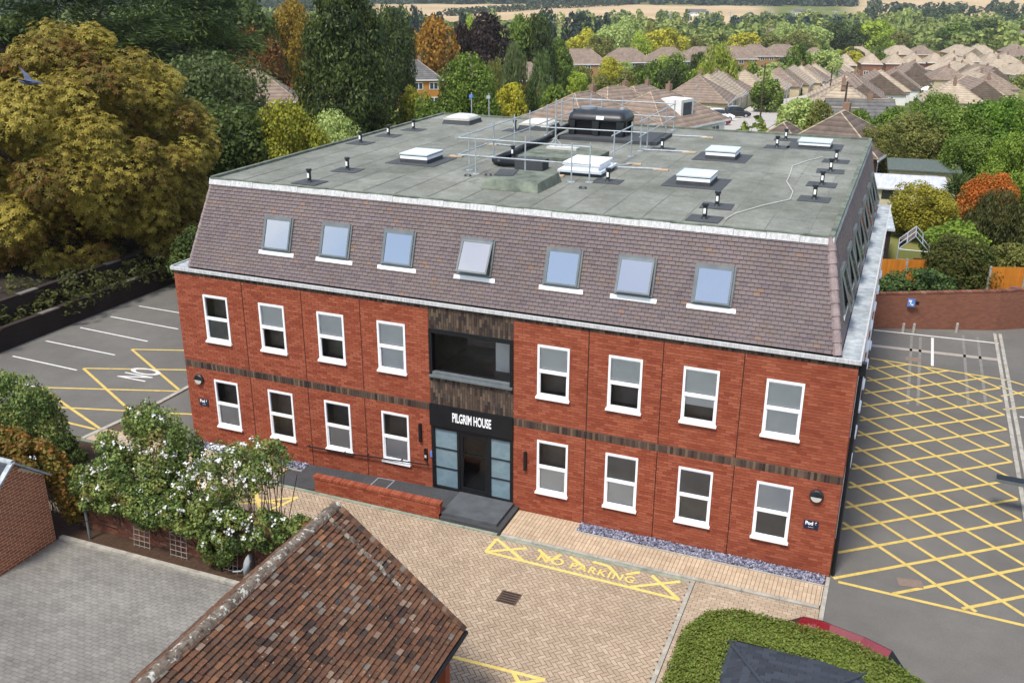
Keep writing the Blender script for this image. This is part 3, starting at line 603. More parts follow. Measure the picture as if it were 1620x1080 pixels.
# wall fittings
for x, z in ((8.02,1.82),(11.15,1.58)): MB().box(x-.035,-.09,z-.27,x+.035,-.002,z+.27).build('wall_light', MT['black'], bld)
for x, z in ((.48,2.18),(18.57,2.16)):
    L_ = MB(); rings = []
    for r, d in ((.165,0),(.165,-.05),(.14,-.085)): rings.append([(x+r*math.cos(a*math.pi/10), d-.002, z+r*math.sin(a*math.pi/10)) for a in range(20)])
    lo = L_.loft(rings).build('bulkhead_lamp', MT['blackp'], bld)
    MB().add([(x+.125*math.cos(-a*math.pi/10), -.092, z-.012+.125*math.sin(-a*math.pi/10)) for a in range(11)], [tuple(range(11))]).build('diffuser', MT['dome'], lo)
for x, z, s in ((.55,1.42,'Pod 6'),(18.53,1.36,'Pod 6')):
    pl = MB().box(x-.17,-.02,z-.11,x+.17,-.001,z+.11).build('name_plate', MT['bluebadge'], bld)
    for body, sz, dz, b in ((s, .13, -.0, .006), ('.............', .05, -.065, .002)):
        me = text_mesh(body, sz, 0, .9, b, 'CENTER'); me.materials.clear(); me.materials.append(MT['white']); o = mesh_obj('lettering', me, None, pl); o.matrix_local = frame((x,-.0225,z+dz), (1,0,0), (0,0,1), (0,-1,0))
MB().box(8.12,-.05,.98,8.21,-.001,1.34).build('entry_panel', MT['black'], bld); MB().box(8.135,-.056,1.08,8.195,-.051,1.16).build('keypad', MT['dome'], bld)
MB().box(8.30,-.03,1.12,8.36,-.001,1.3).build('blue_badge', MT['sblue'], bld)
hr = MB().path([(4.25,-.1,.69),(5.9,-.1,.745),(8.30,-.1,.90)], .02)
for x in (4.3, 5.55, 6.3, 7.4, 8.2):
    z = .69+(x-4.25)*.0525; hr.tube((x,-.1,z),(x,0,z-.01),.014)
hr.build('handrail', MT['black'], bld)
# ramp, entrance platform, low wall
rp_ = empty('entrance_ramp', (3.84, 0, 0), parent=bld)
MB().add([(3.84,-1.29,.03),(9.2,-1.29,.2),(9.2,-.02,.2),(3.84,-.02,.03),(3.84,-1.29,0),(9.2,-1.29,0),(9.2,-.02,0),(3.84,-.02,0)], [(0,1,2,3),(4,5,1,0),(5,6,2,1),(7,4,0,3),(6,7,3,2)]).build('ramp_deck', MT['asphdark'], rp_)
MB().box(9.205,-1.32,.0,10.97,-.001,.13).build('lower_step', MT['asphdark'], rp_)
MB().box(9.205,-1.22,.131,10.82,-.03,.225).build('platform', pmat('smooth dark slab', [hx('4b4e52'), hx('585b5e')], .6, ns=3, big=(2, .8)), rp_)
for a, b in (((6.62,-.66),(7.14,-.66)),((7.14,-.66),(7.14,-.06)),((7.14,-.06),(6.62,-.06)),((6.62,-.06),(6.62,-.66))):
    mb = MB(); line_mb(mb, a, b, .03, 0); s = [(x, y, .03+(x-3.84)*.0317+.006) for x, y, z in mb.v]; mb.v = s; mb.build('inspection_frame', MT['galv'], rp_)
lw = tag(empty('low_wall', (5.26, -1.2, 0)), 'low red-brick wall with brick-on-edge top along the entrance ramp', 'wall')
MB().box(5.3,-1.29,.03,9.16,-1.13,.44).build('wall_core', MT['mortar'], lw)
pieces('brick', 'brickwork', lw, MT['brick'], (5.28,-1.29,.035), (1,0,0), (0,0,1), (0,-1,0), bond(0, 3.9, 0, .42, .225, .075, .011), .01, lim=60, jit=.003, seed=21)
pieces('coping_brick', 'coping', lw, MT['brick'], (5.24,-1.315,.44), (1,0,0), (0,1,0), (0,0,1), [(k*.075+.005, k*.075+.07, 0, .215) for k in range(53)], .07, lim=60, jit=.005, seed=22)
MB().box(9.165,-1.29,.03,9.2,-1.13,.44).build('end_brick', MT['brick'], lw)
# slate chip beds
def chips(name, x0, x1, y0, y1, z, n, label):
    r = np.random.default_rng(int(x1*7)); c = np.stack([r.uniform(x0, x1, n), r.uniform(y0, y1, n), z+r.uniform(0, .03, n)], 1)
    q = r.normal(size=(n, 3)); q[:,2] = np.abs(q[:,2])+.6; vv, ff = leaf_quads(c, q, r.uniform(.02, .045, n), r, .7)
    o = mesh_obj(name, np_mesh(name, vv, ff, r.random(n), [MT['slate']])); tag(o, label, 'gravel', kind='stuff')
def leaf_quads(c, nrm, s, r, asp=.6, tdir=None):
    n = len(c); nrm = nrm/np.maximum(1e-6, np.linalg.norm(nrm, axis=1))[:,None]
    t = r.normal(size=(n, 3)) if tdir is None else tdir+.35*r.normal(size=(n, 3))
    t -= (t*nrm).sum(1)[:,None]*nrm; t /= np.maximum(1e-6, np.linalg.norm(t, axis=1))[:,None]; b = np.cross(nrm, t)
    s = np.broadcast_to(s, (n,))[:,None]; v = np.stack([c+t*s, c+b*s*asp, c-t*s, c-b*s*asp], 1).reshape(-1, 3)
    return v, np.arange(n*4).reshape(-1, 4)
for nm, x0, x1, lb in (('gravel_bed', 12.74, 19.04, 'plum slate chippings in the bed along the right half of the front wall'), ('gravel_bed', .0, 4.28, 'plum slate chippings in the bed along the left half of the front wall')):
    MB().box(x0,-.44,.031,x1,-.002,.038).build('bed_base', MT['soil'], None).__setitem__('kind', 'structure')
    chips('slate_chips', x0+.03, x1-.03, -.42, -.03, .045, int(900*(x1-x0)), lb)
    kerb('bed_edging', [(x0,-.47),(x1,-.47)], .9, .05, .03, .035, MT['conc'], 'thin concrete edging of the slate bed at the '+('right' if x0 > 9 else 'left')+' of the entrance')
# mansard
FO = Vector((0, .12, 5.70)); FT = Vector((0, .97, RT)); ev = FT-FO; SL = ev.length; FV = ev.normalized(); FN = Vector((1,0,0)).cross(FV)
FM = frame(FO, (1,0,0), FV, FN)
mans = empty('mansard_roof', (0, .12, 5.7), parent=bld)
def lx(v): return .45+(.96-.45)*v/SL
sk = [2.98, 4.87, 6.81, 9.08, 11.45, 13.31, 15.2]; SKV = (.76, 1.70); SKW = .92
mb = MB()
mb.quad((lx(0),0,0),(W-lx(0),0,0),(W-lx(SL),SL,0),(lx(SL),SL,0)); mb.build('roof_deck', MT['joint'], mans, xf=FM)
rects = []
for k in range(25):
    v0 = k*.1; v1 = min(v0+.112, SL); a, b = lx(v0)+.02, W-lx(v0)-.02; off = (k % 2)*.0825
    x = math.floor((a-off)/.165)*.165+off
    while x < b:
        x0, x1 = max(x, a), min(x+.165, b)
        if x1-x0 > .02:
            segs = [(x0, x1)]
            for s in sk:
                if v0+.06 > SKV[0]-.02 and v0 < SKV[1]:
                    segs = [q for p in segs for q in ((p[0], min(p[1], s)), (max(p[0], s+SKW), p[1])) if q[1]-q[0] > .015]
            for p, q in segs: rects.append((round(p+.004, 4), round(q-.004, 4), round(v0, 3), round(v0+.112, 3)))
        x += .165
rects = np.array(rects); rr = np.random.default_rng(77)
tn = np.clip(.5+.22*rr.normal(size=len(rects))+.12*np.sin(rects[:,0]*.9)*np.sin(rects[:,2]*4), 0, .999)
od = rr.random(len(rects)) < .012+.05*((np.sin(rects[:,0]*1.7+1)*np.sin(rects[:,2]*3+2)) > .75); tn = np.clip(tn, 0, .86); tn[od] = .99
pieces('roof_tile', 'tiling', mans, MT['tile'], FO, (1,0,0), FV, FN, rects, .034, .006, jit=.005, tints=tn, seed=31)
RO = Vector((W-.45, 0, 5.70)); RV = Vector((-.51, 0, RT-5.70)); RL = RV.length; RV.normalize(); RU = Vector((0,1,0)); RN = RU.cross(RV); RM = frame(RO, RU, RV, RN)
def ly(v): return .12+.85*v/RL
smans = empty('side_mansard', (W-.45, 0, 5.7), parent=bld)
MB().quad((ly(0),0,0),(16.5-.0,0,0),(16.0,RL,0),(ly(RL),RL,0)).build('roof_deck', MT['joint'], smans, xf=RM)
skS = [1.6+2.06*k for k in range(7)]; rects = []
for k in range(25):
    v0 = k*.1; a, b = ly(v0)+.02, 16.5-.5*v0/RL; x = math.floor(a/.165)*.165+(k % 2)*.0825
    while x < b:
        x0, x1 = max(x, a), min(x+.165, b)
        if x1-x0 > .02 and not any(v0+.06 > .5 and v0 < 1.55 and x1 > s and x0 < s+.9 for s in skS): rects.append((x0+.0025, x1-.0025, v0, v0+.112))
        x += .165
pieces('roof_tile', 'tiling', smans, MT['tile'], RO, RU, RV, RN, rects, .026, .008, lim=40, jit=.005, seed=32)
MB().add([(.45,.12,5.7),(.45,16.5,5.7),(.96,16.0,RT),(.96,.97,RT)], [(0,1,2,3)]).build('left_mansard', MT['tile'], bld)
MB().add([(.45,16.5,5.7),(W-.45,16.5,5.7),(W-.96,16.0,RT),(.96,16.0,RT)], [(0,1,2,3)]).build('rear_mansard', MT['tile'], bld)
hipm = pmat('hip tile', [hx('7a6a6c'), hx('8b7b7a'), hx('958683')], .8, ns=9, big=(4, .8))
for (a, b, nm) in ((Vector((W-.45,.12,5.70)), Vector((W-.96,.97,RT)), 'r'), (Vector((.45,.12,5.70)), Vector((.96,.97,RT)), 'l')):
    d = (b-a); n = 9; e = d.normalized(); out = (Vector((1 if nm == 'r' else -1, -1, .45))-e*Vector((1 if nm == 'r' else -1, -1, .45)).dot(e)).normalized(); sd = e.cross(out)
    for k in range(n):
        p, q = a+d*(k/n), a+d*((k+1.06)/n)
        ring = lambda c, r: [c+out*(r*math.cos(g))+sd*(r*math.sin(g))-out*.05 for g in [math.pi*(-.55+1.1*i/6) for i in range(7)]]
        r0, r1 = (ring(p, .115), ring(q, .095)) if nm == 'r' else (ring(p, .075), ring(q, .065)); mb = MB(); vs = r0+r1
        mb.add(vs, [(i, i+1, 8+i, 7+i) for i in range(6)]+[(6,5,4,3,2,1,0)]).build('hip_tile', hipm, mans if nm == 'r' else bld, smooth=False)
# roof windows
def roofwin(M, u, v0, v1, wd, parent, open_=0.0):
    p = M@Vector((u, v0, 0)); w_ = empty('roof_window', p, parent=parent); h = v1-v0; b_ = .055
    MB().box(u-.02,v0,.0,u+b_-.02,v1,.07).box(u+wd-b_+.02,v0,0,u+wd+.02,v1,.07).box(u+b_-.02,v1-b_,0,u+wd-b_+.02,v1+.02,.1).box(u+b_-.02,v0-.02,0,u+wd-b_+.02,v0+b_,.06).build('outer_frame', MT['anth'], w_, xf=M)
    MB().box(u-.01,v0,-.3,u+wd+.01,v1,.004).build('well', MT['room'], w_, xf=M)
    S = M@Matrix.Translation((u, v1-.05, .062))@Matrix.Rotation(-open_, 4, 'X')
    f = .045; hh = h-.08
    MB().box(.03,-hh,.0,.03+f,0,.04).box(wd-.03-f,-hh,0,wd-.03,0,.04).box(.03+f,-f,0,wd-.03-f,0,.04).box(.03+f,-hh,0,wd-.03-f,-hh+f,.04).build('sash', MT['anth'], w_, xf=S)
    MB().box(.03+f,-hh+f,.012,wd-.03-f,-f,.022).build('pane', MT['rglass'], w_, xf=S)
    MB().box(u-.11,v0-.13,.03,u+wd+.13,v0-.022,.04).build('lead_apron', MT['white'], w_, xf=M)
for i, x in enumerate(sk): roofwin(FM, x, *SKV, SKW, bld, .22 if i == 3 else .13 if i == 5 else .03 if i == 6 else 0)
for y in skS: roofwin(RM, y, .5, 1.55, .9, bld, .12)
# eaves trim
MB().box(-.06,-.07,5.6,W+.05,.0,5.69).build('fascia', MT['wpaint'], bld)
MB().box(-.05,.001,5.601,W+.04,.14,5.645).build('front_gutter', MT['lead'], bld)
MB().box(W-.47,.141,5.601,W+.04,16.95,5.66).build('box_gutter', MT['lead'], bld); MB().box(W+.005,.0,5.661,W+.045,16.95,5.70).build('gutter_edge', MT['wpaint'], bld)
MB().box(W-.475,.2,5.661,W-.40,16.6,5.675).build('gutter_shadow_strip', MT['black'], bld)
MB().box(-.05,.141,5.601,.47,16.95,5.66).build('box_gutter', MT['lead'], bld); MB().box(-.08,.0,5.661,-.04,16.95,5.70).build('gutter_edge', MT['wpaint'], bld)
MB().tube((W+.07,.14,.0),(W+.07,.14,5.3),.045).tube((W+.07,.14,5.3),(W+.07,.14,5.55),.045,.09).box(W+.012,.06,5.30,W+.16,.22,5.60).build('downpipe', MT['black'], bld)
band = empty('roof_edge_trim', (.96, .9, RT), parent=bld)
for k in range(23):
    a, b = .90+17.3*k/23, .90+17.3*(k+1)/23
    MB().box(a+.004, SL-.17, .028, b-.004, SL+.012, .045+.004*(k % 2)).build('lead_strip', MT['wpaint'], band, xf=FM)
for k in range(16):
    a, b = 1.0+15*k/16, 1.0+15*(k+1)/16
    MB().box(a+.004, RL-.15, .028, b-.004, RL+.012, .043+.004*(k % 2)).build('lead_strip', MT['lead'], band, xf=RM)
# flat roof
x0, x1, y0, y1 = .93, W-.93, .95, 16.03
fl = MB().box(x0, y0, RT-.12, x1, y1, RT-.006).build('flat_roof', MT['felt'], bld)
yb = y0; k = 0; r = np.random.default_rng(4)
xs = [x0]
while xs[-1] < x1-1.3: xs.append(xs[-1]+.98)
xs.append(x1)
for a, b in zip(xs[:-1], xs[1:]):
    ys = [y0, y0+1.3+2.2*r.random(), y0+7+3*r.random(), y1]
    for c, d in zip(ys[:-1], ys[1:]):
        z = RT-.004+.004*(k % 3); MB().box(a-.008, c+.01, RT+.001, a+.006, d, RT+.0085).build('lap_seam', MT['seam'], fl) if a > x0+.1 else None
        MB().box(a-.02, c, RT-.0055, b+.012, d+.02, z+.0002*(k % 7), t=float(r.random())).build('felt_sheet', MT['felt'], fl); k += 1
for a in ((x0-.02,y0,x0+.1,y1), (x1-.1,y0,x1+.02,y1), (x0+.1,y1-.1,x1-.1,y1+.02)):
    MB().box(a[0],a[1],RT-.02,a[2],a[3],RT+.07).build('verge_upstand', MT['mossfelt'], bld)
MB().box(x0,y0-.03,RT-.02,x1,y0+.08,RT+.035).build('verge_upstand', MT['mossfelt'], bld)
Z0 = RT+.006
def patch(x, y, sx, sy, rz=0): MB().cbox((x, y, Z0+.006), (sx, sy, .012), rz).build('felt_patch', MT['felt2'], bld)
for x, y in ((3.88,1.57),(3.9,3.58),(1.66,8.1),(1.74,9.95),(1.9,11.6),(7.65,7.55),(11.62,5.05),(11.7,11.05),(5.5,13.0),(15.11,1.62),(15.12,3.12),(17.33,4.95),(17.32,7.0),(17.36,9.18),(17.36,11.0),(15.24,13.05),(15.3,14.85)):
    patch(x, y, .8, .7, .05*math.sin(x*9+y))
    p = MB().tube((x,y,Z0),(x,y,Z0+.06),.1,.07,12).tube((x,y,Z0+.06),(x,y,Z0+.33),.055,n=12).tube((x,y,Z0+.33),(x,y,Z0+.39),.08,n=12).build('vent_pipe', MT['blackp'], bld)
    MB().box(x-.03,y-.062,Z0+.14,x+.03,y-.054,Z0+.27).build('vent_label', MT['white'], p)
def rooflight(x, y, sx, sy, rz=0.0, h=.28, lid=True):
    patch(x, y, sx+.75, sy+.6, rz); r_ = empty('rooflight', (x, y, Z0), parent=bld)
    MB().cbox((x,y,Z0+h*.22+.006),(sx,sy,h*.44),rz).build('kerb_base', MT['felt2'], r_)
    MB().cbox((x,y,Z0+h*.62+.006),(sx-.01,sy-.01,h*.36),rz).build('upstand', MT['white'], r_)
    MB().cbox((x,y,Z0+h*.84+.007),(sx+.0,sy+.0,h*.10),rz).build('gasket', MT['black'], r_)
    MB().cbox((x,y,Z0+h*.95+.007),(sx+.03,sy+.03,h*.14),rz).build('glass_lid', MT['lid'], r_)
rooflight(5.2,5.9,.95,1.1); rooflight(13.9,10.3,.95,1.0); rooflight(14.0,5.9,.95,1.05); rooflight(16.45,13.7,1.05,.9,h=.22)
for x, y, s in ((2.8,14.05,.98),(6.15,13.9,1.05)):
    r_ = empty('dome_rooflight', (x, y, Z0), parent=bld); mb = MB()
    mb.loft([[(x+a*k, y+b*k, Z0+z) for a, b in ((-1,-1),(1,-1),(1,1),(-1,1))] for k, z in ((s*.62,0),(s*.56,.17))]).build('kerb_base', MT['felt2'], r_)
    MB().cbox((x,y,Z0+.19),(s*1.16,s*1.16,.05)).build('rim', MT['dome'], r_)
    rings = [[(x+s*.55*k*max(-1,min(1,1.35*math.cos(a*math.pi/12))), y+s*.55*k*max(-1,min(1,1.35*math.sin(a*math.pi/12))), Z0+.215+z) for a in range(24)] for k, z in ((1,0),(.93,.05),(.75,.10),(.45,.14),(.1,.155))]
    MB().loft(rings).build('opal_dome', MT['dome'], r_, smooth=True)
bg_ = empty('lantern_rooflight', (10.6, 6.2, Z0), parent=bld)
MB().box(10.0,5.5,Z0,11.25,6.95,Z0+.1).build('kerb_base', MT['felt2'], bg_); MB().box(9.95,5.42,Z0+.1,11.3,7.05,Z0+.17).build('lower_lid', MT['lid'], bg_); MB().box(10.1,5.6,Z0+.17,11.15,6.85,Z0+.3).build('upstand', MT['white'], bg_); MB().box(10.05,5.56,Z0+.3,11.2,6.9,Z0+.36).build('top_lid', MT['white'], bg_)
MB().loft([[(8.66,2.72,Z0),(10.36,2.72,Z0),(10.42,4.5,Z0),(8.62,4.5,Z0)],[(8.75,2.85,Z0+.24),(10.3,2.85,Z0+.24),(10.34,4.4,Z0+.27),(8.72,4.4,Z0+.24)]]).build('felted_upstand', MT['mossfelt'], bld)
MB().cbox((8.95,3.9,Z0+.262),(.55,.9,.02),.2).build('felt_patch', MT['felt2'], bld)
MB().box(7.95,7.25,Z0,10.4,9.15,Z0+.15).build('felted_plinth', MT['mossfelt'], bld)
MB().box(7.7,11.65,Z0,11.35,13.95,Z0+.12).build('tank_plinth', MT['felt2'], bld)
for x, y in ((7.6,4.2),(11.25,3.9),(8.1,4.55)): MB().loft([[(x+.13*math.cos(a),y+.09*math.sin(a),Z0) for a in np.linspace(0,6.28,9)[:-1]],[(x+.09*math.cos(a),y+.06*math.sin(a),Z0+.05) for a in np.linspace(0,6.28,9)[:-1]]]).build('drain_hood', MT['blackp'], bld)
wr = [(15.6,1.7),(15.7,2.4),(16.2,3.6),(16.75,4.6),(16.7,5.6),(16.35,7.0),(16.3,8.2),(16.2,9.5),(16.5,10.6),(16.9,11.6)]
MB().path([(x,y,Z0+.02) for x,y in wr], .012, 6).build('roof_cable', MT['dome'], bld)
# plant standing on the roof
dk = tag(MB().path([(9.3,6.05,Z0+.16),(7.9,5.95,Z0+.12),(7.55,6.3,Z0+.12),(7.5,8.5,Z0+.12),(7.55,11.2,Z0+.12),(7.7,11.7,Z0+.3),(7.9,12.2,Z0+.42)], .1, 10).build('insulated_pipe', MT['black'], None, smooth=True), 'black lagged pipe lying on the roof between box and water tank', 'pipe')
tb = tag(MB().box(8.45,5.75,Z0,9.35,6.3,Z0+.30).build('pipe_box', MT['felt2']), 'squat dark box on the flat roof at the end of the lagged pipe', 'box')
tk = tag(empty('water_tank', (8.95, 12.9, Z0+.12)), 'large black plastic water tank with domed lid on the flat roof', 'water tank')
zt = Z0+.125
def rr_ring(cx, cy, hx_, hy_, z, rad=.2, n=5):
    out = []
    for sx, sy, a0 in ((1,1,0),(-1,1,90),(-1,-1,180),(1,-1,270)):
        for i in range(n):
            a = math.radians(a0+90*i/(n-1)); out.append((cx+sx*(hx_-rad)+rad*math.cos(a), cy+sy*(hy_-rad)+rad*math.sin(a), z))
    return out
TX, TY = 8.95, 12.9
MB().loft([rr_ring(TX,TY,.93,.62,zt),rr_ring(TX,TY,.96,.64,zt+.52)]).build('tank_body', MT['black'], tk, smooth=False)
MB().loft([rr_ring(TX,TY,1.06,.74,zt+.50),rr_ring(TX,TY,1.07,.75,zt+.58),rr_ring(TX,TY,1.04,.70,zt+.70),rr_ring(TX,TY,.98,.56,zt+.80,.2),rr_ring(TX,TY,.92,.36,zt+.855,.15),rr_ring(TX,TY,.85,.16,zt+.87,.08)]).build('tank_top', MT['blackp'], tk, smooth=True)
for x in (TX-.9, TX, TX+.9): MB().loft([[(x-.1,TY-.74,zt),(x+.1,TY-.74,zt),(x+.1,TY-.55,zt),(x-.1,TY-.55,zt)],[(x-.13,TY-.745,zt+.52),(x+.13,TY-.745,zt+.52),(x+.13,TY-.55,zt+.52),(x-.13,TY-.55,zt+.52)]]).build('rib', MT['blackp'], tk)
for y in (TY-.4, TY+.4): MB().box(TX+.85,y-.09,zt,TX+1.06,y+.09,zt+.52).build('rib', MT['blackp'], tk)
MB().tube((TX-.5,TY,zt+.84),(TX-.5,TY,zt+.93),.34,.31,20).build('manhole_lid', MT['anth'], tk); MB().tube((TX+.75,TY+.05,zt+.82),(TX+.75,TY+.05,zt+.93),.10,n=12).build('filler_cap', MT['galv'], tk); MB().tube((TX-.95,TY-.3,zt+.7),(TX-.95,TY-.3,zt+.86),.05,n=8).build('overflow_pipe', MT['blackp'], tk)
MB().add([(TX+.02,TY-.757,zt+.585),(TX+.30,TY-.757,zt+.585),(TX+.30,TY-.712,zt+.70),(TX+.02,TY-.712,zt+.70)], [(0,1,2,3)]).build('sticker', MT['white'], tk)
rl = tag(empty('guard_rail', (7.0, 4.5, Z0)), 'free-standing galvanised guard rail around the roof plant', 'guard rail')
gz = Z0; HT = 1.12
PL = [(7.28,5.0),(7.72,4.5),(9.07,5.05),(10.7,4.5),(11.18,4.68),(7.02,7.45),(6.95,9.4),(7.08,10.5),(7.06,12.3),(6.95,14.2),(7.0,15.4),(11.17,7.06),(11.12,9.2),(11.13,10.33),(11.12,11.25),(11.06,14.1),(11.05,15.4),(9.0,15.4)]
for x, y in PL:
    MB().tube((x,y,gz),(x,y,gz+HT),.023).build('post', MT['galv'], rl); MB().tube((x,y,gz),(x,y,gz+.02),.11,n=12).build('base_plate', MT['galv'], rl)
for z in (.5, 1.0):
    for a, b in (((7.05,4.75),(11.2,4.72)),((7.03,4.6),(7.0,15.5)),((11.14,6.9),(11.12,9.3)),((11.12,10.2),(11.05,15.5)),((6.95,15.4),(11.1,15.4)),((7.3,11.0),(11.1,11.2))):
        if a[1] == 11.0 and z == 1.0: continue
        MB().tube((*a,gz+z),(*b,gz+z),.021).build('rail', MT['galv'], rl)
for a, b in (((5.9,6.97),(7.28,7.2)),((6.0,9.6),(6.95,9.45)),((11.17,7.06),(12.6,7.3)),((11.13,10.5),(12.7,10.7)),((11.15,7.1),(11.6,7.9)),((11.1,13.9),(12.6,14.1)),((9.2,4.9),(10.0,5.2))):
    MB().tube((*a,gz+.045),(*b,gz+.045),.022).build('outrigger', MT['galv'], rl); MB().cbox((b[0] if b[0] > 9 else a[0], b[1] if b[0] > 9 else a[1], gz+.02),(.45,.2,.035),.1).build('foot_board', MT['wood'], rl)
am = tag(empty('aerial_mast', (8.6, 9.6, Z0+.15)), 'slim galvanised mast on a pale slab in the middle of the roof', 'mast')
MB().box(8.35,8.75,Z0+.15,9.4,9.12,Z0+.22).build('ballast_slab', MT['dome'], am); MB().tube((8.6,8.95,Z0+.22),(8.6,8.95,Z0+1.75),.025).build('pole', MT['galv'], am)
for dx, dy in ((.25,0),(-.2,.12),(-.2,-.12)): MB().tube((8.6+dx,8.95+dy,Z0+.22),(8.6,8.95,Z0+.5),.014).build('stay', MT['galv'], am)
ld = tag(empty('access_ladder', (7.6, 16.1, 6)), 'metal access ladder top rising above the rear roof edge', 'ladder')
for x in (7.5, 7.95): MB().tube((x,16.1,5.5),(x,16.1,9.3),.024).build('stile', MT['galv'], ld)
for k in range(12): MB().tube((7.5,16.1,5.8+.3*k),(7.95,16.1,5.8+.3*k),.014).build('rung', MT['galv'], ld)
for x, y, l in ((2.2,16.25,'short blue-topped aerial pole beside the left opal dome'),(3.0,16.25,'short grey aerial pole behind the left opal dome')):
    a = tag(empty('aerial_pole', (x, y, 6.5)), l, 'aerial'); MB().tube((x,y,6.5),(x,y,9.1),.022).build('pole', MT['galv'], a); MB().box(x-.09,y-.04,8.88,x+.06,y+.04,9.0).build('panel_antenna', MT['sblue'] if x < 2.5 else MT['galv'], a)

# ------------------------------------------------------------------ foliage makers
def rand_dirs(r, n, lo=-1.0):
    z = r.uniform(lo, 1, n); a = r.uniform(0, 2*np.pi, n); q = np.sqrt(np.maximum(0, 1-z*z)); return np.stack([q*np.cos(a), q*np.sin(a), z], 1)
def crown(kind, seed, N, s, K=60):
    """leaf clumps through the crown volume; x,y in -1..1 and z in 0..2"""
    r = np.random.default_rng(seed); tdir = None; asp = .62
    if kind in ('broad', 'weep', 'bush'):
        d = rand_dirs(r, K, -.75 if kind != 'bush' else -.3); lump = 1+.14*np.sin(d[:,0]*3.1+seed)+.12*np.sin(d[:,1]*4.3+2*seed)+.10*np.sin(d[:,2]*5+seed)
        cz, rz = (1.12, .62) if kind != 'bush' else (.75, .85)
        rad = r.uniform(.62, .78, K)*lump; C = np.stack([d[:,0]*rad, d[:,1]*rad, cz+d[:,2]*rad*rz/.72], 1)
        R = r.uniform(.20, .36, K); idx = r.integers(0, K, N); ld = rand_dirs(r, N); flip = (ld*d[idx]).sum(1) < -.25; ld[flip] *= -1
        P = C[idx]+ld*(R[idx]*r.uniform(.7, 1.05, N))[:,None]*np.array([1, 1, .8])
        core = r.random(N) < .16; P[core] = np.array([0, 0, cz])+rand_dirs(r, core.sum())*r.uniform(.2, .62, core.sum())[:,None]*np.array([1, 1, 1.0])
        nr = ld+.55*r.normal(size=(N, 3)); tint = .5+.18*r.normal(size=K)[idx]+.17*r.normal(size=N)
        if kind == 'weep':
            P[:,2] -= np.abs(r.normal(size=N))*.22*np.clip(np.hypot(P[:,0], P[:,1])*1.6, 0, 1); tdir = np.tile([0, 0, -1.0], (N, 1)); asp = .32
            nr = np.stack([ld[:,0], ld[:,1], .25*ld[:,2]], 1)+.4*r.normal(size=(N, 3))
    elif kind == 'conifer':
        d = rand_dirs(r, K); hz = r.uniform(.06, 1.95, K); prof = np.clip(1.05*np.sqrt(np.clip((2.0-hz)/1.5, 0, 1)), 0, 1)*(.85+.3*r.random(K))*np.clip(.55+hz, 0, 1)
        a = r.uniform(0, 2*np.pi, K); C = np.stack([np.cos(a)*prof*.72, np.sin(a)*prof*.72, hz], 1); d = np.stack([np.cos(a), np.sin(a), np.full(K, .35)], 1)
        R = r.uniform(.16, .3, K); idx = r.integers(0, K, N); ld = rand_dirs(r, N); P = C[idx]+ld*(R[idx]*r.uniform(.6, 1.05, N))[:,None]*np.array([1, 1, .75])
        P[:,2] = np.clip(P[:,2], .03, 2.0); nr = ld+d[idx]*.6+.5*r.normal(size=(N, 3)); tint = .45+.2*r.normal(size=K)[idx]+.17*r.normal(size=N); asp = .42
        core = r.random(N) < .2; hz2 = r.uniform(.1, 1.7, core.sum()); a2 = r.uniform(0, 6.28, core.sum()); q = .5*np.sqrt(np.clip((2-hz2)/1.5, 0, 1)); P[core] = np.stack([q*np.cos(a2), q*np.sin(a2), hz2], 1)
    elif kind == 'cedar':
        hz = np.sort(r.uniform(.25, 1.95, K)); a = r.uniform(0, 2*np.pi, K); L = (.35+.7*np.sqrt(np.clip((2.05-hz)/1.7, 0, 1)))*r.uniform(.7, 1, K)
        idx = r.integers(0, K, N); f = np.sqrt(r.uniform(.03, 1, N)); al = a[idx]+r.normal(size=N)*.28*(1.15-f*.4)
        P = np.stack([np.cos(al)*f*L[idx], np.sin(al)*f*L[idx], hz[idx]-.10*f**2+.03*r.normal(size=N)+.05*np.sin(f*9+idx)], 1)
        nr = np.tile([0, 0, 1.0], (N, 1))+.45*r.normal(size=(N, 3)); tdir = np.stack([np.cos(al), np.sin(al), -.25+0*al], 1); asp = .3; tint = .45+.2*r.normal(size=K)[idx]+.16*r.normal(size=N)
    elif kind == 'palm':
        a = r.uniform(0, 2*np.pi, N); e = r.uniform(-.5, 1.3, N); tdir = np.stack([np.cos(a)*np.cos(e), np.sin(a)*np.cos(e), np.sin(e)], 1); P = tdir*.55+np.array([0, 0, 1.3]); nr = r.normal(size=(N, 3)); asp = .07; tint = r.random(N)
    if kind in ('broad', 'weep', 'bush', 'conifer', 'cedar'):
        P[:,:2] /= np.percentile(np.hypot(P[:,0], P[:,1]), 98)
        lo_, hi_ = np.percentile(P[:,2], 1), np.percentile(P[:,2], 99.6); b0 = .16 if kind in ('broad', 'weep', 'cedar') else .04
        P[:,2] = b0+(P[:,2]-lo_)/(hi_-lo_)*(2-b0)
    v, f = leaf_quads(P, nr, s*r.uniform(.7, 1.3, len(P)), r, asp, tdir)
    return v, f, np.clip(tint, 0, .999)
def trunk_mesh(seed, limbs=6):
    r = random.Random(seed); mb = MB(); mb.tube((0,0,-.05),(0,0,.6),.075,.055,10,False).tube((0,0,.6),(.03,.02,1.2),.055,.03,8,False)
    for k in range(limbs):
        a = 6.28*k/limbs+r.random(); z = .35+.5*r.random(); q = .45+.25*r.random(); m_ = (q*.45*math.cos(a), q*.45*math.sin(a), z+.22)
        mb.tube((0,0,z), m_, .035, .024, 6, False).tube(m_, (q*math.cos(a), q*math.sin(a), z+.55), .024, .008, 6, False)
    me = bpy.data.meshes.new('trunk'); me.from_pydata(mb.v, [], mb.f); me.materials.append(MT['bark']); return me
PROTO = {}
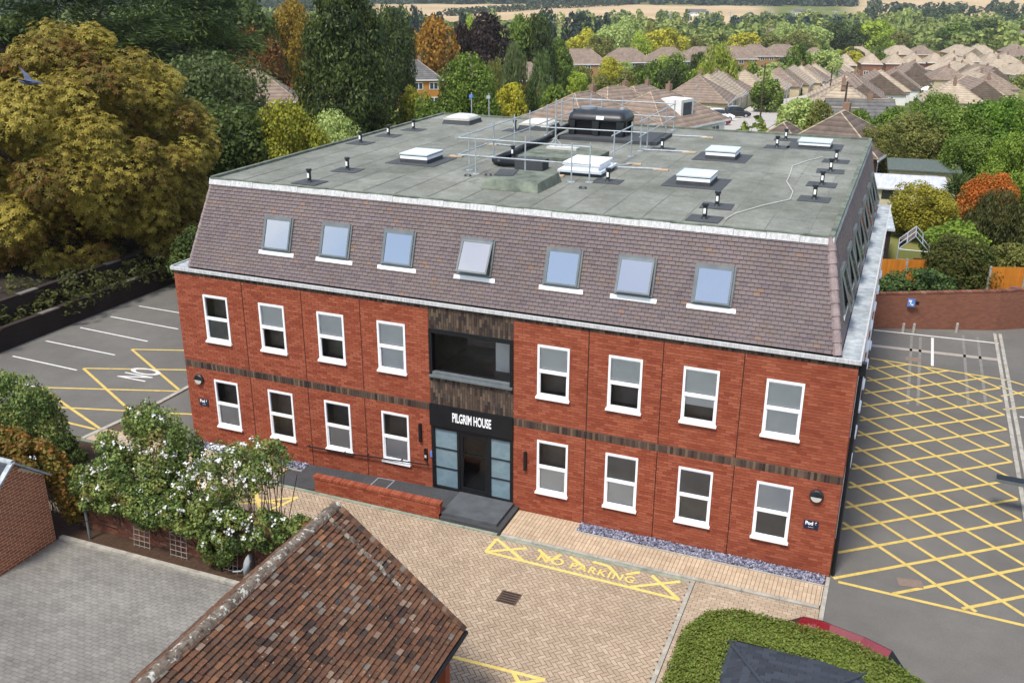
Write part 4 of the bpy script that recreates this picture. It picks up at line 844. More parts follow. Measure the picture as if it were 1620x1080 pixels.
def proto(k):
    if k not in PROTO:
        spec = {'broadS': [('broad', 3+i, 650, .15, 30) for i in range(2)], 'broadM': [('broad', 11+i, 4200, .066, 56) for i in range(4)], 'broadL': [('broad', 21+i, 17000, .036, 100) for i in range(4)],
                'weep': [('weep', 31+i, 6000, .07, 50) for i in range(2)], 'conifer': [('conifer', 41, 30000, .034, 190)], 'cedar': [('cedar', 51+i, 52000, .026, 80) for i in range(2)], 'palm': [('palm', 61, 260, .55, 1)],
                'bush': [('bush', 71+i, 9000, .040, 70) for i in range(2)]}[k]
        PROTO[k] = ([np_mesh('crown', *crown(*q)) for q in spec], [trunk_mesh(90+i) for i in range(len(spec))])
    return PROTO[k]
TN = [0]
def plant(name, x, y, z, wd, h, pr, mat, label, cat='tree', group=None):
    cs, ts = proto(pr); i = TN[0] % len(cs); TN[0] += 1
    t = tag(empty(name, (x, y, z), random.uniform(0, 6.28)), label, cat, group)
    for me, nm, mm in ((cs[i], 'crown', MT['f_'+mat]), (ts[i], 'trunk', MT['bark'])):
        o = bpy.data.objects.new(nm, me); COL.objects.link(o); o.parent = t; o.scale = (wd/2, wd/2, h/2)
        if nm == 'crown':
            if not me.materials: me.materials.append(mm)
            o.material_slots[0].link = 'OBJECT'; o.material_slots[0].material = mm
    return t
def leaf_obj(name, P, nr, s, tint, mat, parent=None, asp=.6, tdir=None, seed=1):
    r = np.random.default_rng(seed); off = np.array(ploc(parent)) if parent is not None else 0
    v, f = leaf_quads(P-off, nr, s, r, asp, tdir); return mesh_obj(name, np_mesh(name, v, f, np.clip(tint, 0, .999), [mat]), None, parent)

# ------------------------------------------------------------------ the old tiled garage in the foreground
ga = tag(empty('old_garage', (10.24, -10, 0)), 'old garage with mossy brown clay-tile gable roof in the foreground', 'garage')
RX, RZ, EX, EZ, GY0, GY1 = 10.24, 4.2, 2.66, 2.02, -16.5, -7.66
ang = math.atan2(RZ-EZ, EX); SLg = math.hypot(EX, RZ-EZ)
for s in (1, -1):
    EX = 2.66 if s > 0 else 2.2; ang = math.atan2(RZ-EZ, EX); SLg = math.hypot(EX, RZ-EZ)
    V = Vector((-s*math.cos(ang), 0, math.sin(ang))); U = Vector((0, 1, 0)) if s > 0 else Vector((0, -1, 0)); N = U.cross(V)
    O = Vector((RX+s*EX, GY0 if s > 0 else GY1, EZ)); Lr = GY1-GY0
    sl_ = MB().quad((0,0,-.03),(Lr,0,-.03),(Lr,SLg,-.03),(0,SLg,-.03)).build('roof_slope', MT['timber'], ga, xf=frame(O, U, V, N))
    rc = [(a, b, c, d+.02) for a, b, c, d in bond(0, Lr, 0, SLg-.02, .165, .1, .009)]
    if s > 0: rc = [q for q in rc if q[1] > 2.0]
    rr = np.random.default_rng(41+s); tn = np.clip(.36+.17*rr.normal(size=len(rc))+.16*np.sin(np.array(rc)[:,0]*1.3+1)*np.sin(np.array(rc)[:,2]*2.1), 0, .8); q_ = rr.random(len(rc)); tn[q_ < .05] = .86; tn[(q_ > .05)&(q_ < .08)] = .93; tn[(q_ > .08)&(q_ < .105)] = .99
    pieces('roof_tile', 'tiling', sl_, MT['otile'], O, U, V, N, rc, .044, .004, jit=.02, tints=tn, seed=43)
EX = 2.66; ang = math.atan2(RZ-EZ, EX); SLg = math.hypot(EX, RZ-EZ)
rd = empty('ridge', (RX, GY1, RZ), parent=ga)
for k in range(26):
    y1_ = GY1+.03-.34*k; y0_ = y1_-.36; j = .012*math.sin(k*7.1); ring = lambda y, r: [(RX+j+r*math.cos(g), y, RZ-.07+r*math.sin(g)*1.05) for g in [math.pi*i/8 for i in range(9)]]
    r0, r1 = ring(y0_, .125), ring(y1_, .105); mb = MB(); mb.add(r0+r1, [(i, 9+i, 10+i, i+1) for i in range(8)]+[tuple(range(8, -1, -1)), tuple(range(9, 18))]); mb.build('ridge_tile', MT['ridge'], rd)
V = Vector((-math.cos(ang), 0, math.sin(ang))); GM = frame((RX+EX, GY1, EZ), (0,1,0), V, Vector((0,1,0)).cross(V))
for k in range(14):
    v1 = SLg-.10-.14*k; q = .012*math.sin(k*3.7); MB().box(-.475+q-.02*math.sin(k*2.1), v1-.13, .028, -.385+q, v1, .050+.006*math.sin(k*5)).build('mortar_fillet', MT['ridge'] if k % 3 else MT['fillet'], ga, xf=GM)
for k in range(33): MB().box(-.115+.008*math.sin(k*9), k*.1, .03, .03, k*.1+.108, .062, t=float((k*.37) % 1)).build('verge_tile', MT['otile'], ga, xf=GM)
MB().add([(RX+EX-.12,GY1-.12,EZ-.06),(RX-2.1,GY1-.12,EZ-.06),(RX,GY1-.12,RZ-.12)], [(0,1,2)]).build('gable_boarding', MT['timber'], ga)
MB().box(RX-1.95,GY0,0,RX-1.8,GY1-.15,EZ).build('wall', MT['brickflat'], ga); MB().box(RX-1.799,GY1-.3,0,RX+.2,GY1-.15,EZ).build('wall', MT['brickflat'], ga)
MB().box(RX+EX-.16,GY0,EZ-.2,RX+EX-.04,GY1-.05,EZ-.03).build('eaves_beam', MT['timber'], ga)
MB().box(12.5,-8.1,0,12.68,-7.9,EZ).build('corner_post', MT['brick'], ga)
MB().tube((RX+EX+.03,GY0,EZ-.05),(RX+EX+.03,GY1,EZ-.05),.05,n=8).build('gutter', MT['black'], ga)
ga.rotation_euler.z = math.radians(1.6); ga.location.x += .065
sheet('store_border', [(-3,-5.95),(.5,-5.95),(.5,-4.9),(-3,-4.9)], .018, MT['soil'])
# ------------------------------------------------------------------ brick store with gable at the left
st = tag(empty('brick_store', (.5, -6.8, 0)), 'small brick store with slate gable roof beside the grey yard', 'shed')
mb = MB().add([(.49,-7.9,0),(.49,-5.98,0),(.49,-5.98,1.93),(.49,-6.84,2.64),(.49,-7.9,1.77)], [(0,1,2,3,4)])
mb.add([(.49,-5.98,0),(-3,-5.98,0),(-3,-5.98,1.93),(.49,-5.98,1.93)], [(0,1,2,3)]).build('gable_wall', MT['pmort'], st)
rc = [q for q in bond(0, 1.92, 0, 2.7, .225, .075, .018) if q[3] < 2.64-max(0, abs((q[0]+q[1])/2-1.06))*.82-.02]
pieces('brick', 'brickwork', st, MT['obrick'], (.49,-7.9,0), (0,1,0), (0,0,1), (1,0,0), rc, .004, jit=.002, seed=51)
for sgn, y1_, z1_ in ((1,-5.88,1.86),(-1,-8.0,1.70)):
    d = Vector((0, y1_+6.84, z1_-2.66)); Ls = d.length; V = (-d).normalized(); U = Vector((-1,0,0)) if sgn > 0 else Vector((1,0,0)); O = Vector((.56 if sgn > 0 else -3, y1_, z1_)); N = U.cross(V)
    slp = MB().quad((0,0,-.01),(3.56,0,-.01),(3.56,Ls,-.01),(0,Ls,-.01)).build('roof_slope', MT['timber'], st, xf=frame(O, U, V, N))
    pieces('slate', 'slating', slp, MT['dslate'], O, U, V, N, [(a, b, c, d_+.03) for a, b, c, d_ in bond(0, 3.56, 0, Ls, .25, .2, .006)], .02, .004, lim=60, jit=.004, seed=52)
    M = frame(O, U, V, N); a = 0 if sgn > 0 else 3.56; MB().box(a-.07, 0, .0, a+.07, Ls+.01, .05).build('bargeboard', MT['lead'], st, xf=M)
MB().tube((.6,-6.84,2.69),(-3,-6.84,2.69),.07).build('ridge_roll', MT['lead'], st)
# ------------------------------------------------------------------ garden wall, trellises, planting, dish
gw = tag(empty('garden_wall', (1, -5.2, 0)), 'weathered red-brick garden wall behind trellises and white roses', 'wall')
MB().box(.6,-5.19,0,7.9,-4.98,1.5).build('wall_core', MT['mortar'], gw)
pieces('brick', 'brickwork', gw, MT['oldbrick'], (.6,-5.19,0), (1,0,0), (0,0,1), (0,-1,0), bond(0, 7.3, 0, 1.5, .225, .075, .011), .01, jit=.004, seed=55)
pieces('coping_brick', 'coping', gw, MT['oldbrick'], (.58,-5.22,1.5), (1,0,0), (0,1,0), (0,0,1), [(k*.075+.004, k*.075+.071, 0, .26) for k in range(98)], .07, lim=60, jit=.004, seed=56)
MB().box(7.55,-5.24,1.572,7.95,-4.93,1.70).build('pier_cap', MT['brick'], gw)
for x, wd, hz, l in ((2.55,.5,1.1,'short grey wooden trellis against the garden wall'),(3.72,.5,1.5,'tall grey wooden trellis leaning on the garden wall'),(5.35,.4,1.0,'narrow wooden trellis half hidden by roses and satellite dish')):
    tr = tag(empty('trellis', (x, -5.3, .02)), l, 'trellis'); mt = pmat('grey trellis wood', [hx('7a726a'), hx('8d857c')], .9, ns=8)
    P = lambda u, z: (x+u, -5.42+.17*z/hz, .02+z)
    for k in range(4): MB().tube(P(wd*k/3, 0), P(wd*k/3, hz), .012, n=5).build('upright', mt, tr)
    for k in range(int(hz/.14)+1): MB().tube(P(-.02, .04+.14*k), P(wd+.02, .04+.14*k), .010, n=5).build('slat', mt, tr)
sd = tag(empty('satellite_dish', (6.25, -5.6, .0)), 'grey satellite dish on a bracket in the planting bed below the roses', 'satellite dish')
rings = [[(6.3-.10*(1-q*q)+.0, -5.62+.26*q*math.cos(a)*.9, .5+.32*q*math.sin(a)) for a in np.linspace(0, 6.2832, 17)[:-1]] for q in (1, .8, .55, .25, .02)]
MB().loft(rings).build('dish', MT['lead'], sd, smooth=True); MB().path([(6.2,-5.62,.5),(6.05,-5.62,.3),(5.8,-5.62,.22)], .02).path([(6.3,-5.62,.2),(6.6,-5.58,.42)], .015).build('bracket', MT['galv'], sd); MB().cbox((6.62,-5.58,.44),(.08,.07,.1)).build('receiver', MT['dome'], sd); MB().tube((6.22,-5.6,0),(6.22,-5.6,.5),.022).build('stand', MT['galv'], sd)
dp = tag(MB().tube((1.28,-5.62,0),(1.28,-5.62,1.3),.035).build('soil_post', MT['anth']), 'thin grey post standing in the dark end of the planting bed', 'post')
def rose(name, blobs, n, label, mat, nfl, seed, leaf=.055, mat2=None):
    """arching shrub made of overlapping leafy masses, stems and blossoms"""
    r = np.random.default_rng(seed); B = np.array(blobs); t = tag(empty(name, (B[:,0].mean(), B[:,1].mean(), 0)), label, 'shrub')
    wgt = (B[:,3]*B[:,4]+B[:,3]*B[:,5]+B[:,4]*B[:,5]); idx = r.choice(len(B), n, p=wgt/wgt.sum()); d = rand_dirs(r, n)
    sub = r.integers(0, 26, n); off = rand_dirs(np.random.default_rng(seed+5), len(B)*26).reshape(len(B), 26, 3)
    cl = off[idx, sub]*.80; P = B[idx,:3]+(cl+d*.36*r.uniform(.6, 1, n)[:,None])*B[idx,3:6]; P[:,2] = np.maximum(P[:,2], .08)
    tint = np.clip(.5+.2*np.random.default_rng(seed+9).normal(size=(len(B), 26))[idx, sub]+.17*r.normal(size=n), 0, .999)
    leaf_obj('leaves', P, d+.6*r.normal(size=(n, 3)), leaf*r.uniform(.7, 1.3, n), tint, MT['f_'+mat], t, seed=seed)
    mb = MB()
    for k in range(len(B)*8):
        b = B[k % len(B)]; a = Vector((b[0]+r.normal()*.2, -5.05, .05)); e = Vector(b[:3])+Vector(r.normal(size=3))*.3; mb.path([a, a.lerp(e, .5)+Vector((0, -.1, .15)), e], .011, 5)
    mb.build('stems', MT['bark'], t)
    if nfl:
        ii = r.choice(len(B), nfl, p=wgt/wgt.sum()); dd = rand_dirs(r, nfl, -.2); dd[:,1] = -np.abs(dd[:,1])*.8+.25*r.normal(size=nfl); dd /= np.linalg.norm(dd, axis=1)[:,None]
        C = B[ii,:3]+dd*B[ii,3:6]*1.03; C += .25*r.normal(size=(nfl, 3))*(r.random((nfl,1)) < .5)*.3
        rep = 6; CC = np.repeat(C, rep, 0)+.035*r.normal(size=(nfl*rep, 3)); q = leaf_obj('blossoms', CC, np.repeat(dd, rep, 0)+.7*r.normal(size=(nfl*rep, 3)), .036, r.random(nfl*rep), MT['petal'], t, .8, seed=seed+2); q['kind'] = 'stuff'
    return t
rose('rose_shrub', [(3.3,-5.0,2.6,.9,.7,1.3),(3.9,-4.9,2.5,.6,.6,1.2),(2.6,-5.1,2.0,.8,.6,.8),(3.0,-5.0,3.4,.45,.45,.6),(1.9,-5.0,2.3,.6,.5,.6)], 15000, 'tall bushy green shrub with scattered white blooms above the garden wall', 'rosegreen', 30, 5, .044)
rose('rose_shrub', [(2.0,-5.35,1.45,.9,.5,.6),(3.3,-5.5,1.4,.9,.4,.6),(4.6,-5.45,1.5,.9,.5,.6),(1.2,-5.3,1.35,.55,.5,.6),(3.9,-5.4,1.9,.7,.5,.5)], 16500, 'white climbing rose draped over the left half of the garden wall', 'rosegreen', 48, 6, .046)
rose('rose_shrub', [(5.6,-5.2,2.6,.7,.6,.8),(6.4,-5.1,2.9,.6,.5,.7),(6.9,-5.15,3.2,.5,.4,.5),(5.1,-5.2,2.2,.7,.5,.7)], 6000, 'arching sparse white rose with bare stems over the wall', 'rosegreen', 70, 7, .042)
rose('rose_shrub', [(5.9,-5.45,1.3,.7,.4,.6),(6.7,-5.3,1.4,.6,.4,.5),(5.3,-5.5,.75,.5,.3,.6),(7.4,-5.15,1.6,.5,.3,.25)], 8500, 'white rose hanging down the right end of the garden wall by the dish', 'rosegreen', 46, 8, .045)
rose('climbing_vine', [(-.2,-5.5,1.9,.8,.45,.6),(-1.6,-5.4,2.05,1.0,.5,.5),(-3.0,-5.3,2.1,1.0,.5,.5),(.6,-5.45,1.2,.4,.3,.9)], 11000, 'rust and green climbing vine tumbling over the brick store roof', 'vine', 8, 9, .06)
# ------------------------------------------------------------------ clipped hedge round the dark-roofed kiosk, red car behind
HZ = 2.6; hp = [(16.86,-12),(16.86,-6.6),(17.15,-5.95),(17.7,-5.68),(18.6,-5.70),(19.4,-5.72),(20.2,-6.0),(20.9,-6.45),(21.3,-6.9),(22.2,-8)]
hd = tag(empty('clipped_hedge', (18, -6, 0)), 'clipped bright green hedge wrapping the dark slate kiosk roof', 'hedge')
def offset_path(pts, d):
    out = []
    for i, p in enumerate(pts):
        a = Vector(pts[max(0, i-1)]); b = Vector(pts[min(len(pts)-1, i+1)]); t_ = (b-a).normalized(); n_ = Vector((-t_.y, t_.x)); out.append((p[0]-n_.x*d, p[1]-n_.y*d))
    return out
inn = offset_path(hp, .95); mb = MB(); rg = [[(*o_, 0), (*o_, HZ-.16), (o_[0]*.85+i_[0]*.15, o_[1]*.85+i_[1]*.15, HZ-.06), (o_[0]*.15+i_[0]*.85, o_[1]*.15+i_[1]*.85, HZ-.06), (*i_, HZ-.16), (*i_, 0)] for o_, i_ in zip(offset_path(hp, .07), inn)]
mb.loft(rg).build('hedge_core', MT['f_dgreen2'], hd)
r = np.random.default_rng(61); Ps, Ns = [], []
seg = [(Vector(hp[i]), Vector(hp[i+1]), Vector(inn[i]), Vector(inn[i+1])) for i in range(len(hp)-1)]; ln_ = np.array([(b-a).length for a, b, c, d in seg]); 
for k in range(85000):
    a, b, c, d = seg[r.choice(len(seg), p=ln_/ln_.sum())] if k % 200 == 0 else (a, b, c, d); f = r.random(); o_ = a.lerp(b, f); i_ = c.lerp(d, f); q = r.random(); out_ = (o_-i_).normalized()
    if q < .55:
        g = r.random(); p = i_.lerp(o_, g); e = max(0, abs(g-.5)*2-.7)/.3; Ps.append((p.x, p.y, HZ-.13*e*e+.035*r.normal())); Ns.append((out_.x*(g-.5), out_.y*(g-.5), 1))
    elif q < .87: Ps.append((o_.x+.03*r.normal(), o_.y+.03*r.normal(), HZ-.1-1.4*r.random()**1.3)); Ns.append((out_.x, out_.y, .4))
    else: Ps.append((i_.x+.03*r.normal(), i_.y+.03*r.normal(), HZ-.1-.5*r.random())); Ns.append((-out_.x, -out_.y, .4))
Ps = np.array(Ps); Ns = np.array(Ns)+.45*r.normal(size=(len(Ps), 3)); tn = .45+.2*np.sin(Ps[:,0]*5.1+np.sin(Ps[:,1]*4))*.6+.2*r.normal(size=len(Ps))
leaf_obj('leaves', Ps, Ns, .023*r.uniform(.7, 1.4, len(Ps)), tn, MT['f_hedge'], hd, .62)
kk = tag(empty('kiosk', (19, -8, 0)), 'small building with dark slate hipped roof enclosed by the clipped hedge', 'building')
MB().box(17.95,-11,0,19.85,-6.95,2.45).build('wall', MT['brickflat'], kk)
KZ = 2.55; KA, KB, KC = (17.68,-6.68), (20.05,-6.62), (17.70,-11.5)
hip1, hip2 = Vector((18.86,-8.9,3.25)), Vector((18.86,-10.5,3.25))
def slope(name, pts, par, mat, tw, th, ht):
    pts = [Vector(p) for p in pts]; O = pts[0]; U = (pts[1]-pts[0]).normalized(); N = U.cross(pts[-1]-pts[0]).normalized(); V = N.cross(U)
    deck = MB().add(pts, [tuple(range(len(pts)))]).build(name, MT['timber'], par)
    uv = [((p-O).dot(U), (p-O).dot(V)) for p in pts]; Lm_ = max(q[1] for q in uv); rc = []
    def span(v):
        xs = []
        for i in range(len(uv)):
            a, b = uv[i], uv[(i+1) % len(uv)]
            if (a[1]-v)*(b[1]-v) <= 0 and abs(a[1]-b[1]) > 1e-6: xs.append(a[0]+(b[0]-a[0])*(v-a[1])/(b[1]-a[1]))
        return (min(xs), max(xs)) if len(xs) > 1 else None
    k = 0; v = 0
    while v < Lm_-.02:
        s_ = span(v+th*.5)
        if s_:
            x = math.floor((s_[0]-(k % 2)*tw/2)/tw)*tw+(k % 2)*tw/2
            while x < s_[1]:
                x0_, x1_ = max(x, s_[0]), min(x+tw, s_[1])
                if x1_-x0_ > .02: rc.append((round(x0_+.003,4), round(x1_-.003,4), v, v+th*1.1))
                x += tw
        v += th; k += 1
    pieces('slate', 'slating', deck, mat, O+N*.004, U, V, N, rc, ht, .004, lim=120, jit=.004, seed=71)
slope('rear_slope', [(KB[0],KB[1],KZ),(KA[0],KA[1],KZ),hip1], kk, MT['dslate'], .25, .16, .016)
slope('left_slope', [(KA[0],KA[1],KZ),(KC[0],KC[1],KZ),hip2,hip1], kk, MT['dslate'], .25, .16, .016)
slope('right_slope', [(20.06,-11.5,KZ),(KB[0],KB[1],KZ),hip1,hip2], kk, MT['dslate'], .25, .16, .016)
for a, b in (((KA[0],KA[1],KZ), hip1), ((KB[0],KB[1],KZ), hip1), (hip1, hip2)): MB().tube(Vector(a)+Vector((0,0,.02)), Vector(b)+Vector((0,0,.005)), .035, n=8).build('hip_roll', MT['dslate'], kk)
MB().box(17.66,-11.5,KZ-.1,20.08,-6.6,KZ-.005).build('eaves', MT['black'], kk)
def car(name, x, y, z, rz, paint, label, group=None, L=4.2, Wd=1.76, Hh=1.5, suv=False):
    c = tag(empty(name, (x, y, z), rz), label, 'car', group); h = Wd/2; zb = .2; belt = .92 if not suv else 1.02
    st_ = [(-.5, .45, .62, .80), (-.47, .30, .72, .93), (-.40, zb, belt-.06, .98), (-.18, zb, belt, 1), (.1, zb, belt-.01, 1), (.28, zb, belt-.06, .99), (.42, zb, belt-.17, .96), (.48, .28, .72, .88), (.5, .42, .58, .76)]
    rings = []
    for fx, z0, z1, ws in st_:
        q = h*ws; rings.append([(fx*L,-q*.94,z0),(fx*L,-q,z0+.18),(fx*L,-q,z1-.16),(fx*L,-q*.93,z1),(fx*L,q*.93,z1),(fx*L,q,z1-.16),(fx*L,q,z0+.18),(fx*L,q*.94,z0)])
    MB().loft(rings).build('body', MT[paint], c, local=True, smooth=False)
    cab = [(-.44, belt-.05, .9), (-.34, Hh-.07, .80), (-.2, Hh, .79), (.02, Hh-.01, .79), (.12, Hh-.09, .8), (.27, belt-.07, .9)]
    MB().loft([[(fx*L,-h*.93 if i in (0,5) else -h*.93,belt-.12),(fx*L,-h*ws,z1),(fx*L,h*ws,z1),(fx*L,h*.93,belt-.12)] for i, (fx, z1, ws) in enumerate(cab)]).build('glasshouse', MT['carglass'], c, local=True)
    MB().loft([[(fx*L,-h*ws*.97,z1+.004),(fx*L,-h*ws*.9,z1+.022),(fx*L,h*ws*.9,z1+.022),(fx*L,h*ws*.97,z1+.004)] for fx, z1, ws in cab[1:5]]).build('roof', MT[paint], c, local=True)
    for fx in (-.3, .3):
        for s in (-1, 1):
            wn = MB().tube((fx*L,s*(h-.2),.32),(fx*L,s*(h+.01),.32),.32,n=18).build('wheel', MT['tyre'], c, local=True)
            MB().tube((fx*L,s*(h+.008),.32),(fx*L,s*(h+.018),.32),.2,n=14).build('rim', MT['galv'], wn, local=True)
    for s in (-1, 1):
        MB().cbox((.478*L,s*h*.62,.68),(.1,.3,.13)).build('headlight', MT['dome'], c, local=True); MB().cbox((-.478*L,s*h*.66,.78),(.1,.26,.15)).build('tail_light', MT['redcar'], c, local=True)
        MB().cbox((.13*L,s*(h+.07),belt+.03),(.12,.16,.1)).build('wing_mirror', MT[paint], c, local=True)
    return c
car('parked_car', 19.05, -4.55, 0, math.pi-.26, 'redcar', 'red car parked behind the clipped hedge, only its edge showing', L=3.9, Hh=1.46)
